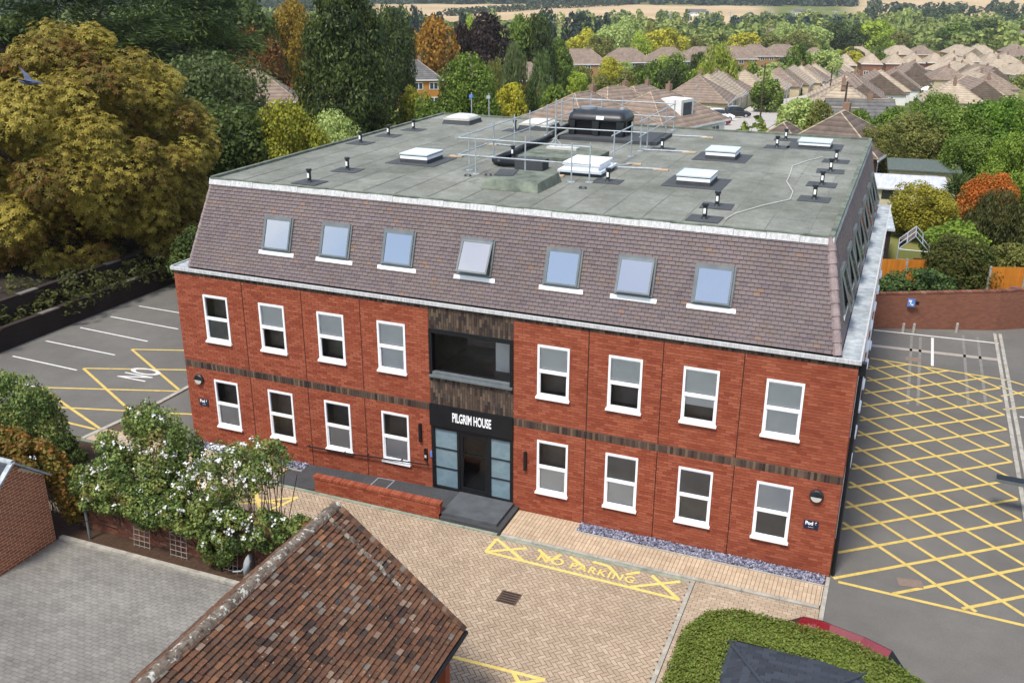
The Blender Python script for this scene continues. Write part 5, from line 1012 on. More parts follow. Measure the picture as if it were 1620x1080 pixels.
TREES = [
 (-39.1,33.2,-1.72,21.1,19.86,'cedar','cedar','broad dark cedar with layered horizontal boughs behind the golden chestnut'),
 (-45.9,51.8,-2.95,21.32,21.32,'cedar','cedar2','second cedar with paler feathery boughs behind the chestnut crown'),
 (-67.5,88.5,-6.14,17.51,18.72,'broadL','dgreen','tall dark green tree rising behind the red-brown autumn tree'),
 (-22.5,29.6,-0.54,7.19,9.3,'broadL','dgreen2','loose dark green tree screening the white gabled house beside the chestnut'),
 (-65,100.3,-6.64,9.26,16.9,'broadL','gold','tall golden-olive tree behind the rust-brown one'),
 (-60.7,86.1,-5.68,8.83,13.05,'broadL','rust','rust-brown autumn tree behind the brown hipped roof with chimney'),
 (-27,53.5,-1.95,9.56,14.79,'conifer','dconifer','massive dark ivy-green conifer standing behind the flat roof'),
 (-17.1,23.8,-0.23,7.31,6.96,'broadL','dgreen','dark evergreen shrub mass against the mansard roof edge'),
 (-13.5,25.2,-0.14,4.91,6.99,'broadL','yellowgreen','yellow-green shrub growing beside the dark evergreen mass near the roof edge'),
 (-12.9,29.3,-0.22,4.38,6.09,'broadL','pale','pale feathery green bush behind the low fence by the roof edge'),
 (-53.7,109.7,-6.7,7.9,16.03,'broadL','dgreen','dark green spreading tree behind the massive conifer'),
 (-28.4,60.8,-2.45,4.08,7.35,'broadM','olive','olive bush tucked beside the massive conifer'),
 (-66.2,148.3,-9.53,9.76,15.81,'broadM','orange','round orange-brown autumn tree behind the grey-roofed house'),
 (-65.8,159.7,-10.17,5.27,15.01,'broadM','purple','slim dark purple tree between the orange tree and the copper beech'),
 (-61,161.8,-10.16,10.54,16.9,'broadM','purple','large dark copper beech behind the birches'),
 (-89.6,214.8,-13.5,6.51,17.24,'broadM','lime','bright lime tree showing behind the copper beech'),
 (-60.8,178.2,-10.99,7.79,16.72,'broadM','green','mid green tree beside the copper beech'),
 (-57.4,179.5,-10.98,7.36,16.98,'broadM','dgreen','dark green tree beyond the two birches'),
 (-148.4,428.4,-21.42,11.38,20.85,'broadS','ddistant','f'),
 (-134.6,433.3,-21.42,14.54,19.5,'broadS','ddistant','f'),
 (-118.9,427.9,-21.24,12.38,18.9,'broadS','ddistant','f'),
 (-201.2,449.6,-22.13,6.85,18.1,'broadS','ddistant','f'),
 (-242.3,473.8,-22.83,11.06,21.04,'broadS','ddistant','f'),
 (-231.3,434.3,-22.14,13.7,20.22,'broadS','ddistant','f'),
 (-204.7,425.7,-21.78,14.82,18.71,'broadS','ddistant','f'),
 (-22.8,69.4,-2.77,7.13,9.01,'broadL','green','big bushy green tree between the ochre houses and the flat roof'),
 (-24.1,59.8,-2.19,3.04,6.21,'broadM','yellowgreen','yellowish bush below the ochre house windows'),
 (-20.9,56.9,-1.87,3.21,5.65,'broadM','green','fresh green bush in front of the ochre house'),
 (-27.9,94.4,-4.82,3.63,10.43,'weep','birch','taller drooping birch beside the big bushy green tree'),
 (-32,98.1,-5.21,4.12,8.67,'weep','olive','olive weeping tree behind the big bushy green tree'),
 (-20.6,75.8,-3.16,4.17,6.19,'broadM','yellow','yellow shrub at the foot of the birches'),
 (-22.1,89.2,-4.22,3.58,9.58,'weep','birch2','second drooping birch nearer the tan-roofed semi'),
 (-19.8,79.3,-3.4,2.14,6.27,'broadM','dgreen','dark shrub between the two birches'),
 (-14.6,72.7,-2.72,3.31,6.1,'broadM','green','leafy green bush below the second birch'),
 (-54.4,186,-11.25,6.67,12.12,'broadM','green','green tree left of the orange-brick semis and behind the second birch'),
 (-83.8,292.2,-16.67,13.92,13.96,'broadM','yellow','a'),
 (-76.2,284.1,-16.27,10.97,12.19,'broadM','olive','a'),
 (-96,361.7,-19.41,15.29,15.22,'broadM','pale','a'),
 (-94.2,383.1,-20.2,14.94,18.14,'broadM','pale','a'),
 (-71.7,316.7,-17.45,8.77,13.08,'broadM','lime','a'),
 (-67.7,338.3,-18.23,17.07,14.24,'broadM','yellow','a'),
 (-80.9,365.9,-19.41,8.43,16.53,'broadS','olive','a'),
 (-63.9,370,-19.41,10.55,11.29,'broadM','olive','a'),
 (-18.3,180.2,-10.4,9.46,11.51,'weep','willow','large round pale-topped willow standing beside the street bend'),
 (-27.3,203.9,-11.79,4.55,9.39,'broadM','dgreen','dark tree tucked behind the large round willow'),
 (-50.8,413.1,-20.71,15.66,12.28,'broadM','yellow','b'),
 (-42.5,414.4,-20.71,13.92,11.9,'broadM','olive','b'),
 (-40.7,454.9,-21.41,13.92,15.38,'broadM','pale','b'),
 (-30.9,425.9,-20.89,16.02,12.83,'broadM','olive','b'),
 (-25.8,446.5,-21.24,15.49,14.49,'broadM','pale','b'),
 (-21.4,497.1,-22.12,16.44,15.41,'broadM','dgreen','b'),
 (-12.3,492.8,-22.03,14.93,14.8,'broadM','dgreen','b'),
 (-2.4,493.3,-22.03,17.64,16.12,'broadM','lime','b'),
 (7,518.6,-22.47,15.66,10.99,'broadM','olive','b'),
 (33.8,578.6,-23.53,23.72,14.47,'broadM','green','b'),
 (47,578.1,-23.53,16.61,10.21,'broadM','pale','b'),
 (51.1,618,-23.99,20.24,15.13,'broadM','dgreen','b'),
 (24.1,618.7,-23.99,18.56,10.05,'broadM','olive','b'),
 (60.5,617.4,-23.99,16.87,11.91,'broadM','green','b'),
 (5.9,678.6,-23.92,10.14,19.37,'broadS','pale','b'),
 (-12.5,267,-15.09,7.27,11.41,'broadM','green','d'),
 (-5.8,277.7,-15.49,10.69,9.64,'broadM','pale','d'),
 (-15.3,206.1,-11.79,4.25,7.44,'broadS','green','d'),
 (-11.1,196.6,-11.24,4.07,6.68,'broadS','pale','d'),
 (-33.2,187.2,-10.96,3.97,8.04,'broadS','green','d'),
 (-26.4,173.4,-10.12,5.81,7.45,'broadM','dgreen','d'),
 (-29.6,151.9,-8.74,5.47,6.59,'broadM','olive','d'),
 (-19,113.3,-5.88,2.96,5.17,'broadS','lime','d'),
 (-15.3,83.1,-3.54,2.19,5.16,'broadS','lime','d'),
 (-28,131.5,-7.31,4.23,6.08,'broadM','olive','d'),
 (-23,174.2,-10.12,4.49,6.42,'broadS','green','d'),
 (-28.9,162.5,-9.45,3.77,6.93,'broadS','green','d'),
 (-3.8,149.1,-8.16,6.37,5.64,'broadM','green','small spreading street tree in front of the bungalow row'),
 (9.1,76.2,-2.53,5.19,5.35,'broadM','pale','pale green bush beside the hipped roof behind the flat roof edge'),
 (11.7,70.4,-2.08,3.05,5.41,'broadM','olive','olive bush hugging the hipped roof behind the flat roof edge'),
 (21.4,78.7,-2.76,4.23,6.35,'broadL','green','c'),
 (17.7,68.7,-1.96,4.18,5.13,'broadM','green','c'),
 (14.6,74.6,-2.39,2.93,4.62,'broadM','green','c'),
 (19.6,58.7,-1.21,5.52,5.17,'broadL','olive','c'),
 (22,60.7,-1.38,5.98,5.79,'broadL','green','c'),
 (24.5,62.6,-1.55,6.23,6.26,'broadL','green2','c'),
 (26.6,64.4,-1.72,5.69,6.66,'broadL','green2','c'),
 (17.5,55.7,-0.97,3.38,4.35,'broadL','olive','c'),
 (23.6,54.6,-0.95,4.55,4.16,'broadL','green','c'),
 (25.6,46.5,-0.48,4.07,4.97,'broadL','lime2','bright green tree leaning in beside the orange shrub'),
 (24.3,41.5,-0.28,3.62,3.14,'broadL','orange2','rounded orange-red autumn shrub in the back garden'),
 (20.8,35.7,-0.02,3.97,3.02,'broadL','yellow2','domed yellow-olive tree between the white-roofed shed and the greenhouse'),
 (24.1,33.5,0,3.54,3.42,'weep','dolive','dark drooping shrub below the orange shrub'),
 (22.2,29.7,0,3.09,2.45,'broadM','lime2','soft lime conifer behind the large round garden shrub'),
 (22.3,26.2,0,3.6,2.59,'broadL','shrub','large dense round shrub behind the brick boundary wall'),
 (24.6,28.5,0,2.37,1.93,'broadM','olive','straggly olive bush behind the orange fence'),
 (19.7,23,0,2.27,1.41,'broadM','shrub2','first leafy low shrub spilling over the boundary wall beside the office block'),
 (21,23.4,0,2.59,1.57,'broadM','shrub2','wide leafy low shrub in the middle of the boundary wall'),
 (-2.9,-3.6,0,2.4,3.21,'broadL','rosegreen','rounded mixed shrub at the edge of the left car park'),
 (-1.4,-3.7,0,1.18,1.6,'broadM','dgreen','small dark conifer-like bush beside the left car park shrub'),
]

# ------------------------------------------------------------------ boundary wall, bollards, garden behind
bw = tag(empty('boundary_wall', (19.2, 19.25, 0)), 'brown brick boundary wall with angled end behind the hatched tarmac', 'wall')
for (a, b, h0, h1) in (((19.0,19.22),(23.78,20.92),1.44,1.66),((23.78,20.92),(27.5,23.3),1.66,1.72)):
    a, b = Vector((*a, 0)), Vector((*b, 0)); d = (b-a).normalized(); n = Vector((-d.y, d.x, 0))*.22
    MB().add([a, b, b+n, a+n, a+Vector((0,0,h0)), b+Vector((0,0,h1)), b+n+Vector((0,0,h1)), a+n+Vector((0,0,h0))], [(0,1,5,4),(1,2,6,5),(2,3,7,6),(3,0,4,7),(4,5,6,7)]).build('wall_panel', MT['bbrick'], bw)
    k = int((b-a).length/.225); ang = math.atan2(d.y, d.x)
    for i in range(k):
        f = (i+.5)/k; p = a.lerp(b, f)+n*.5; MB().cbox((p.x, p.y, h0+(h1-h0)*f+.032), (.217, .25, .06), ang, t=float((i*.37) % 1)).build('coping_brick', MT['oldbrick'], bw)
for x, y in ((20.26,19.17),(20.66,19.3),(22.3,20.05)):
    tag(MB().tube((x,y,0),(x,y,.38),.06,.055,12).tube((x,y,.38),(x,y,.41),.055,.03,12).build('bollard', MT['conc']), 'short concrete bollard at the foot of the boundary wall', 'bollard', 'bollards at the boundary wall')
sg_ = tag(MB().box(20.28,19.55,1.02,20.56,19.58,1.36).build('blue_sign', MT['sblue']), 'small blue disabled-parking sign on the boundary wall', 'sign')
sg_.rotation_euler = (0,0,0)
ro = Vector((20.28,19.62,0)); 
mbs = MB().cbox((20.38,19.66,1.26),(.12,.012,.07)).cbox((20.40,19.66,1.15),(.05,.012,.12)).cbox((20.45,19.66,1.11),(.12,.012,.05)); mbs.v = [(x, y-.12, z) for x, y, z in mbs.v]; mbs.build('wheelchair_symbol', MT['white'], sg_)
MB().box(20.58,19.56,1.12,20.72,19.62,1.26).build('sign_bracket', MT['black'], sg_)
# lamp head beside the edging
lh = tag(empty('car_park_lamp', (24.12, 5.1, 0)), 'dark flat car-park lamp head on a post beside the edging strips', 'lamp')
MB().tube((24.12,5.1,0),(24.12,5.1,1.02),.05,.04,10).build('post', MT['anth'], lh); MB().cbox((23.32,4.95,1.02),(.95,.34,.08),-.05).build('lamp_head', MT['anth'], lh); MB().cbox((23.32,4.95,1.067),(.9,.29,.012),-.05).build('top_plate', MT['black'], lh); MB().cbox((23.95,5.05,1.0),(.45,.06,.06),.1).build('arm', MT['anth'], lh)
def fence(name, a, b, h, mat, label, step=1.8, post=None, bw_=.1):
    """panels of overlapping vertical boards between posts"""
    a, b = Vector((*a, 0)), Vector((*b, 0)); L = (b-a).length; n = max(1, round(L/step)); d = (b-a)/n; e = d.normalized(); ang = math.atan2(e.y, e.x)
    t = tag(empty(name, (a.x, a.y, float(T(a.x, a.y)))), label, 'fence')
    for i in range(n+1):
        p = a+d*i; z = float(T(p.x, p.y)); MB().cbox((p.x, p.y, z+(h+.06)/2), (.09,.09,h+.06), ang).build('post', post or MT['conc'], t)
        if i < n:
            k = max(1, int(d.length/bw_)); mb = MB()
            for j in range(k):
                q = p+d*((j+.5)/k); mb.cbox((q.x, q.y, z+h/2+.02), (d.length/k*1.08-.004, .018+.012*(j % 2), h), ang, t=random.random())
            o = mb.build('board_panel', mat, t); o['kind'] = 'stuff'
fence('orange_fence', (18.6,25.2), (21.6,26.2), 1.35, MT['fence'], 'bright orange board fence beside the greenhouse')
fence('orange_fence', (23.6,25.3), (28,27), 1.5, MT['fence'], 'bright orange board fence behind the blue garden chairs')
fence('grey_fence', (16.5,58.5), (23,60), 1.5, MT['gfence'], 'weathered grey fence behind the cream garden shed')
fence('grey_fence', (18.5,36.5), (20.4,36.8), 1.2, MT['gfence'], 'weathered grey fence beside the yellow-olive tree')
fence('grey_fence', (22.0,33.0), (28,35.0), 1.2, MT['gfence'], 'low grey fence below the dark drooping shrub')
gh = tag(empty('greenhouse', (20.4, 28.4, 0)), 'small aluminium-framed glass greenhouse behind the orange fence', 'greenhouse')
gx0, gx1, gy0, gy1, gze, gzr = 19.65, 21.05, 27.6, 29.8, 1.35, 2.05; gxm = (gx0+gx1)/2
mb = MB()
for y in (gy0, (gy0+gy1)/2, gy1): mb.path([(gx0,y,0),(gx0,y,gze),(gxm,y,gzr),(gx1,y,gze),(gx1,y,0)], .025, 6)
for a, b in (((gx0,gze),(gx0,gze)),((gx1,gze),(gx1,gze)),((gxm,gzr),(gxm,gzr)),((gx0,.05),(gx0,.05)),((gx1,.05),(gx1,.05)),((gx0+.35,gze+.35),)*2,((gx1-.35,gze+.35),)*2): mb.tube((a[0],gy0,a[1]),(b[0],gy1,b[1]),.022,n=6)
mb.path([(gx0,gy0,gze),(gx1,gy0,gze)], .02, 6).build('frame', MT['galv'], gh)
GL = glass('greenhouse glass', trans=.9)
for pts in ([(gx0,gy0,0),(gx0,gy1,0),(gx0,gy1,gze),(gx0,gy0,gze)],[(gx1,gy0,0),(gx1,gy1,0),(gx1,gy1,gze),(gx1,gy0,gze)],[(gx0,gy0,gze),(gx0,gy1,gze),(gxm,gy1,gzr),(gxm,gy0,gzr)],[(gx1,gy0,gze),(gx1,gy1,gze),(gxm,gy1,gzr),(gxm,gy0,gzr)],[(gx0,gy0,0),(gx1,gy0,0),(gx1,gy0,gze),(gx0,gy0,gze)]): MB().quad(*pts).build('glass_pane', GL, gh)
MB().box(gx0+.05,gy0+.4,.0,gx1-.05,gy0+.9,.65).build('staging', MT['wood'], gh); MB().cbox((20.6,28.1,.75),(.4,.2,.18)).build('red_pot', MT['redcar'], gh)
def shed(name, x, y, rz, L, D_, h, hr, wall, roof, label, flat=False, parts=True):
    z = float(T(x, y)); s = tag(empty(name, (x, y, z), rz), label, 'shed')
    MB().box(-L/2,-D_/2,0,L/2,D_/2,h).build('wall', wall, s, local=True)
    if flat: MB().add([(-L/2-.15,-D_/2-.2,h+.005),(L/2+.15,-D_/2-.2,h+.005),(L/2+.15,D_/2+.2,hr),(-L/2-.15,D_/2+.2,hr),(-L/2-.15,-D_/2-.2,h-.08),(L/2+.15,-D_/2-.2,h-.08),(L/2+.15,D_/2+.2,hr-.08),(-L/2-.15,D_/2+.2,hr-.08)], [(0,1,2,3),(4,5,1,0),(5,6,2,1),(6,7,3,2),(7,4,0,3)]).build('roof', roof, s, local=True)
    else: MB().add([(-L/2-.1,-D_/2-.15,h-.05),(L/2+.1,-D_/2-.15,h-.05),(L/2+.1,0,hr),(-L/2-.1,0,hr),(L/2+.1,D_/2+.15,h-.05),(-L/2-.1,D_/2+.15,h-.05)], [(0,1,2,3),(3,2,4,5),(0,3,5),(1,4,2)]).build('roof', roof, s, local=True)
    if parts:
        MB().box(.05,-D_/2-.03,.1,.9,-D_/2-.001,h-.3).build('door', MT['white'], s, local=True); w_ = MB().box(-L*.32,-D_/2-.03,.8,-L*.32+.7,-D_/2-.001,1.4).build('window', MT['carglass'], s, local=True)
    return s
cream = pmat('cream render', [hx('a99f86'), hx('b8ae94')], .9, ns=4); wr_ = pmat('white corrugated roof', [(.36,.37,.38),(.5,.5,.51)], .6, ns=.8, stretch=(6,1,1))
shed('garden_shed', 20.6, 53.5, .08, 4.6, 2.2, 1.75, 2.15, cream, pmat('green-grey felt roof', [hx('4b5450'), hx('58615c')], .9), 'long cream garden shed with dark felt roof and white door', flat=True)
shed('garden_shed', 19.6, 45.5, .08, 4.6, 2.6, 1.5, 1.9, cream, wr_, 'low block shed with white corrugated roof', flat=True, parts=True)
shed('garden_shed', 21.5, 59.5, .08, 6.0, 2.0, 1.7, 2.1, MT['gfence'], pmat('pale sheet roof', [hx('a4a7aa'), hx('b4b7ba')], .6), 'pale sheet-roofed outbuilding behind the cream shed', flat=True, parts=False)
shed('garden_shed', 18.35, 31.0, .1, 1.4, 3.4, 1.9, 2.1, MT['wallstone'], MT['lead'], 'narrow grey flat-roofed store beside the greenhouse', flat=True, parts=False)
shed('summer_house', -18.5, 41.0, .5, 3.2, 2.4, 2.0, 2.7, MT['whitecar'], pmat('dark shed felt', [hx('3a3d40'), hx('484b4e')], .9), 'white and blue summer house with dark roof behind the flat roof edge')
fence('grey_fence', (-21,33.0), (-16.0,36.5), 1.4, MT['gfence'], 'weathered fence beside the white summer house')
for x in (24.75, 25.35):
    ch = tag(empty('garden_chair', (x, 24.2, 0), .2), 'blue plastic garden chair in front of the orange fence', 'chair', 'blue garden chairs')
    MB().box(-.26,-.25,.40,.26,.25,.45).build('seat', MT['blue'], ch, local=True); MB().box(-.26,.22,.45,.26,.27,.95).build('backrest', MT['blue'], ch, local=True)
    for sx in (-.23,.23):
        for sy in (-.22,.22): MB().box(sx-.02,sy-.02,0,sx+.02,sy+.02,.4).build('leg', MT['blue'], ch, local=True)
pt = plant('cord_palm', 22.6, 43.5, 0.0, 1.9, 2.3, 'palm', 'palm', 'spiky cordyline palm beside the orange-red shrub', 'tree')
MT['dconc'] = pmat('shade-toned coping', [hx('5c5650'), hx('6c665f')], .95, ns=5)  # coping colour also taken down for the tree shade
# retaining walls at the left car park, tree shade put into their colour
for x, h, l in ((-11.9,.85,'low brick retaining wall, tree shade painted into its colour, at the edge of the left car park'),(-12.9,1.55,'upper garden wall with tree shade painted into its colour, stepped behind the car park wall')):
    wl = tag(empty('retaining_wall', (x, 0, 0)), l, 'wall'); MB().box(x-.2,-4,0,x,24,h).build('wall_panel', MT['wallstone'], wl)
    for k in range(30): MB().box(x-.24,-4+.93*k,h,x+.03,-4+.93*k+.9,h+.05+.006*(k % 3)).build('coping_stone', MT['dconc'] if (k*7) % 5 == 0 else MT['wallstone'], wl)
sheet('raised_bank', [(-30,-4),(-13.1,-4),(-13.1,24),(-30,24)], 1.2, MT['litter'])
for x, y, wd, h, l in ((-9.6,13.2,4.2,3.0,'left-hand'),(-6.6,13.6,4.0,3.4,'middle'),(-3.6,14.2,3.6,3.0,'right-hand')): plant('shrub', x, y, 0, wd, h, 'broadL', 'dgreen', 'dark evergreen shrub closing the end of the left car park, '+l+' of three', 'shrub')

# ------------------------------------------------------------------ the chestnut
def chestnut():
    r = np.random.default_rng(101); K = 230; cx, cy, cz = -17.4, 12.9, 5.2; A = np.array([6.5, 6.5, 6.1])
    t = tag(empty('chestnut_tree', (cx, cy, 1.2)), 'huge rounded golden-green horse chestnut beside the left car park', 'tree')
    d = rand_dirs(r, K, -.8); lump = 1+.10*np.sin(d[:,0]*3+1)+.08*np.sin(d[:,1]*4)+.06*np.sin(d[:,2]*6); C = np.array([cx, cy, cz])+d*A*(r.uniform(.72, .88, K)*lump)[:,None]
    R = r.uniform(.7, 1.45, K); n = 48000; idx = r.integers(0, K, n); ld = rand_dirs(r, n); fl = (ld*d[idx]).sum(1) < -.2; ld[fl] *= -1
    P = C[idx]+ld*(R[idx]*r.uniform(.65, 1.03, n))[:,None]*np.array([1, 1, .8]); core = r.random(n) < .12; P[core] = np.array([cx, cy, cz])+rand_dirs(r, core.sum())*A*r.uniform(.35, .75, core.sum())[:,None]
    P[:,2] = np.maximum(P[:,2], 1.3+.4*r.random(n))
    up = ld*.8+np.array([0, 0, .7])+.35*r.normal(size=(n, 3)); up /= np.linalg.norm(up, axis=1)[:,None]
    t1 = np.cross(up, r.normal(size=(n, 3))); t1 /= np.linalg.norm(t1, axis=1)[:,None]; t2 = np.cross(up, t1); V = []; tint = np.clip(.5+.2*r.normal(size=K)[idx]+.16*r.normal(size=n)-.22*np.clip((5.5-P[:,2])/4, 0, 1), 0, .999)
    sz = .175*r.uniform(.75, 1.25, n)[:,None]
    for k in range(6):
        g = 2*np.pi*k/6; dr_ = t1*np.cos(g)+t2*np.sin(g)-up*.35; sd_ = -t1*np.sin(g)+t2*np.cos(g)
        V.append(np.stack([P, P+dr_*sz*.6+sd_*sz*.2, P+dr_*sz, P+dr_*sz*.6-sd_*sz*.2], 1))
    v = np.stack(V, 1).reshape(-1, 3)-np.array([cx, cy, 1.2]); f = np.arange(len(v)).reshape(-1, 4)
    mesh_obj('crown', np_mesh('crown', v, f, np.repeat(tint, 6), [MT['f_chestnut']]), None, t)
    mb = MB().tube((cx,cy,.9),(cx,cy,3.2),.55,.42,14,False).tube((cx,cy,3.2),(cx+.2,cy,7),.42,.2,12,False)
    for k in range(9):
        a = .7*k; mb.path([(cx,cy,2.6+.3*(k % 4)),(cx+2.4*math.cos(a),cy+2.4*math.sin(a),4.6+.4*(k % 3)),(cx+4.8*math.cos(a),cy+4.8*math.sin(a),6.2+.7*(k % 3))], .13, 7)
    mb.build('trunk', MT['bark'], t)
chestnut()
# ------------------------------------------------------------------ trees and shrubs further off
GRP = {'a': ('tree in the loose belt behind the orange-brick semi-detached houses', 'trees behind the orange-brick semis'), 'b': ('tree in the line behind the far terraced roofs', 'trees behind the far terraces'),
 'c': ('bushy tree of the dense bank behind the garden sheds', 'trees of the bank behind the sheds'), 'd': ('bushy garden tree among the bungalows', 'garden trees among the bungalows'), 'f': ('lone tree beside the far straw field', 'lone trees at the straw field')}
for x, y, z, wd, h, pr, mt, lb in TREES:
    if lb in GRP:
        adj = {'yellow': 'yellowish', 'olive': 'olive-green', 'pale': 'pale green', 'lime': 'bright lime', 'dgreen': 'dark green', 'green': 'mid green', 'green2': 'fresh green', 'ddistant': 'bluish dark'}[mt]
        plant('garden_tree' if lb == 'd' else 'tree', x, y, z, wd, h, pr, mt, ('large ' if wd > 13.9 else 'slim ' if h > 1.6*wd else '')+adj+' '+GRP[lb][0], 'tree', GRP[lb][1])
    else: plant(('shrub' if any(k in lb for k in ('shrub', 'bush')) else 'tree'), x, y, z, wd, h, pr, mt, lb, 'shrub' if any(k in lb for k in ('shrub', 'bush')) else 'tree')
def crowns_stuff(name, pts, n, s, mat, label, seed, cat='woodland'):
    """a far mass of trees that reads as one"""
    r = np.random.default_rng(seed); V, Tn = [], []; base = [crown('broad', 200+i, n, s, 14) for i in range(4)]
    for i, (x, y, z, wd, h) in enumerate(pts):
        v, f, t = base[i % 4]; a = r.uniform(0, 6.28); c_, s_ = math.cos(a), math.sin(a); q = v*np.array([wd/2, wd/2, h/2]); V.append(np.stack([q[:,0]*c_-q[:,1]*s_+x, q[:,0]*s_+q[:,1]*c_+y, q[:,2]+z], 1)); Tn.append(np.clip(t*.6+.4*r.random(), 0, .999))
    v = np.concatenate(V); o = mesh_obj(name, np_mesh(name, v, np.arange(len(v)).reshape(-1, 4), np.concatenate(Tn), [mat])); tag(o, label, cat, kind='stuff')
def polar(d, az): a = math.radians(az); return CAM[0]+d*math.sin(a), CAM[1]+d*math.cos(a)
r = np.random.default_rng(300)
crowns_stuff('ivy_undergrowth', [(float(r.choice([-12.0, -12.75, -13.3, -14.2, -15.5])), float(y), float(r.uniform(.1, .9)), r.uniform(.9, 1.9), r.uniform(.6, 1.2)) for y in np.linspace(-3.5, 14, 75)], 220, .11, MT['f_dolive'], 'dark ivy and undergrowth spilling over the walls beneath the chestnut', 4, 'undergrowth')
r = np.random.default_rng(301); pts = []
for k in range(2300):
    d = 1430+900*r.random()**1.3; az = -52+65*r.random(); x, y = polar(d, az)
    if -3.8 < az < 6 and d < 2250: continue
    pts.append((x, y, float(T(x, y))-2, r.uniform(14, 24), r.uniform(13, 20)))
for k in range(70):
    x, y = polar(700+120*r.random(), -12+10*r.random()) ; pts.append((x, y, float(T(x, y))-1, r.uniform(9, 15), r.uniform(8, 13)))
crowns_stuff('far_woodland', pts, 60, .38, pmat('far woodland leaves', [hx('26352a'), hx('34463a'), hx('44563f'), hx('3a4a34')], .8, attr=True, trans=.2), 'dark bluish woodland covering the far hillside', 5)
pts = []
for k in range(520):
    d = 545+345*r.random(); az = -50+62*r.random(); x, y = polar(d, az)
    if -31 < az < -9 and d > 640 and r.random() < .55: continue
    pts.append((x, y, float(T(x, y))-1, r.uniform(10, 20), r.uniform(8, 15)))
crowns_stuff('tree_belt', pts, 170, .22, pmat('valley tree leaves', [hx('3a4c22'), hx('566832'), hx('768444'), hx('98a054'), hx('667838'), hx('a29a48')], .7, attr=True, trans=.25), 'mixed belt of valley trees between the houses and the fields', 6)
pts = []
for k in range(230):
    d = 900+500*r.random(); az = -52+22*r.random() if k % 2 else -3+16*r.random(); x, y = polar(d, az); pts.append((x, y, float(T(x, y))-1, r.uniform(10, 18), r.uniform(8, 14)))
for k in range(60):
    x, y = polar(1000+400*(k/60)+20*r.random(), -26+10*(k/60)); pts.append((x, y, float(T(x, y))-1, 9, 8))
crowns_stuff('hedgerow_trees', pts, 90, .3, pmat('hedgerow leaves', [hx('2c3c28'), hx('3c4c30'), hx('54643c')], .8, attr=True, trans=.2), 'hedgerow trees dividing the far fields', 7)
HSP = []   # footprints to keep planting off the houses
def shrubs():
    pts = []; r = np.random.default_rng(311)
    while len(pts) < 900:
        if len(pts) < 520: x, y = r.uniform(-70, 70), r.uniform(60, 480)
        else: x, y = polar(60+130*r.random(), -52+28*r.random())
        if y < 56 and x > -12: continue
        rx = np.interp(y, [100,133,176,206,239,302,413,455], [-1,-2,-6,-1,2,4,13,25])
        if abs(x-rx) < 6 and y > 95: continue
        if any(math.hypot(x-a, y-b) < c for a, b, c in HSP): continue
        s = r.uniform(1.4, 3.4)+(y > 250)*1.2; pts.append((x, y, float(T(x, y))-.3, s, s*r.uniform(.6, 1.1)))
    crowns_stuff('garden_shrubbery', pts, 110, .26, pmat('garden shrub leaves', [hx('26341a'), hx('3c4e22'), hx('56682c'), hx('7a8438'), hx('8f8e40'), hx('4a5c2a')], .7, attr=True, trans=.25), 'mixed low shrubbery filling the back gardens between houses', 8, 'shrubbery')

# ------------------------------------------------------------------ houses
def tile_mat(name, a, b, c):
    m = pmat(name, [hx(a), hx(b), hx(c)], .9, ns=1.2, big=(.4, .82)); t = m.node_tree; b_ = [n for n in t.nodes if n.type == 'BSDF_PRINCIPLED'][0]
    g = t.nodes.new('ShaderNodeTexCoord'); wv = t.nodes.new('ShaderNodeTexWave'); wv.bands_direction = 'Z'; wv.inputs['Scale'].default_value = .95; wv.wave_profile = 'SAW'; t.links.new(g.outputs['Object'], wv.inputs['Vector'])
    bp = t.nodes.new('ShaderNodeBump'); bp.inputs['Strength'].default_value = .9; bp.inputs['Distance'].default_value = .08; t.links.new(wv.outputs['Fac'], bp.inputs['Height']); t.links.new(bp.outputs[0], b_.inputs['Normal'])
    lk = b_.inputs['Base Color'].links[0].from_socket; mm = t.nodes.new('ShaderNodeMixRGB'); mm.blend_type = 'MULTIPLY'; mm.inputs[0].default_value = .45; t.links.new(lk, mm.inputs[1]); t.links.new(wv.outputs['Color'], mm.inputs[2]); t.links.new(mm.outputs[0], b_.inputs['Base Color']); return m
ROOF = {'brown': tile_mat('brown roof tile', '806f61', '8f7d6f', '9c8979'), 'tan': tile_mat('tan roof tile', 'a6957f', 'b5a48e', 'c2b19b'), 'grey': tile_mat('grey roof tile', '5d5b5a', '6a6866', '757270'), 'dark': tile_mat('dark roof tile', '61544b', '6d5f56', '7a6b61')}
HWALL = {'stack': pmat('weathered chimney brick', [hx('7c6252'), hx('8a7060')], .9, ns=3), 'ochre': pmat('ochre brick', [hx('a06c2c'), hx('b07a36'), hx('a87232')], .9, ns=3, big=(1, .85)), 'orange': pmat('orange brick', [hx('8f6e48'), hx('9c7a52')], .9, ns=3), 'white': pmat('white render', [(.62,.61,.58),(.7,.69,.66)], .9, ns=2), 'red': pmat('brown-red brick', [hx('74503c'), hx('825c46')], .9, ns=3), 'cream': pmat('cream house render', [hx('b8a888'), hx('c4b494')], .9, ns=2)}
MT['win'] = pmat('far window glass', [hx('2c343c'), hx('3c464e')], .15, spec=.7)
HM = {}
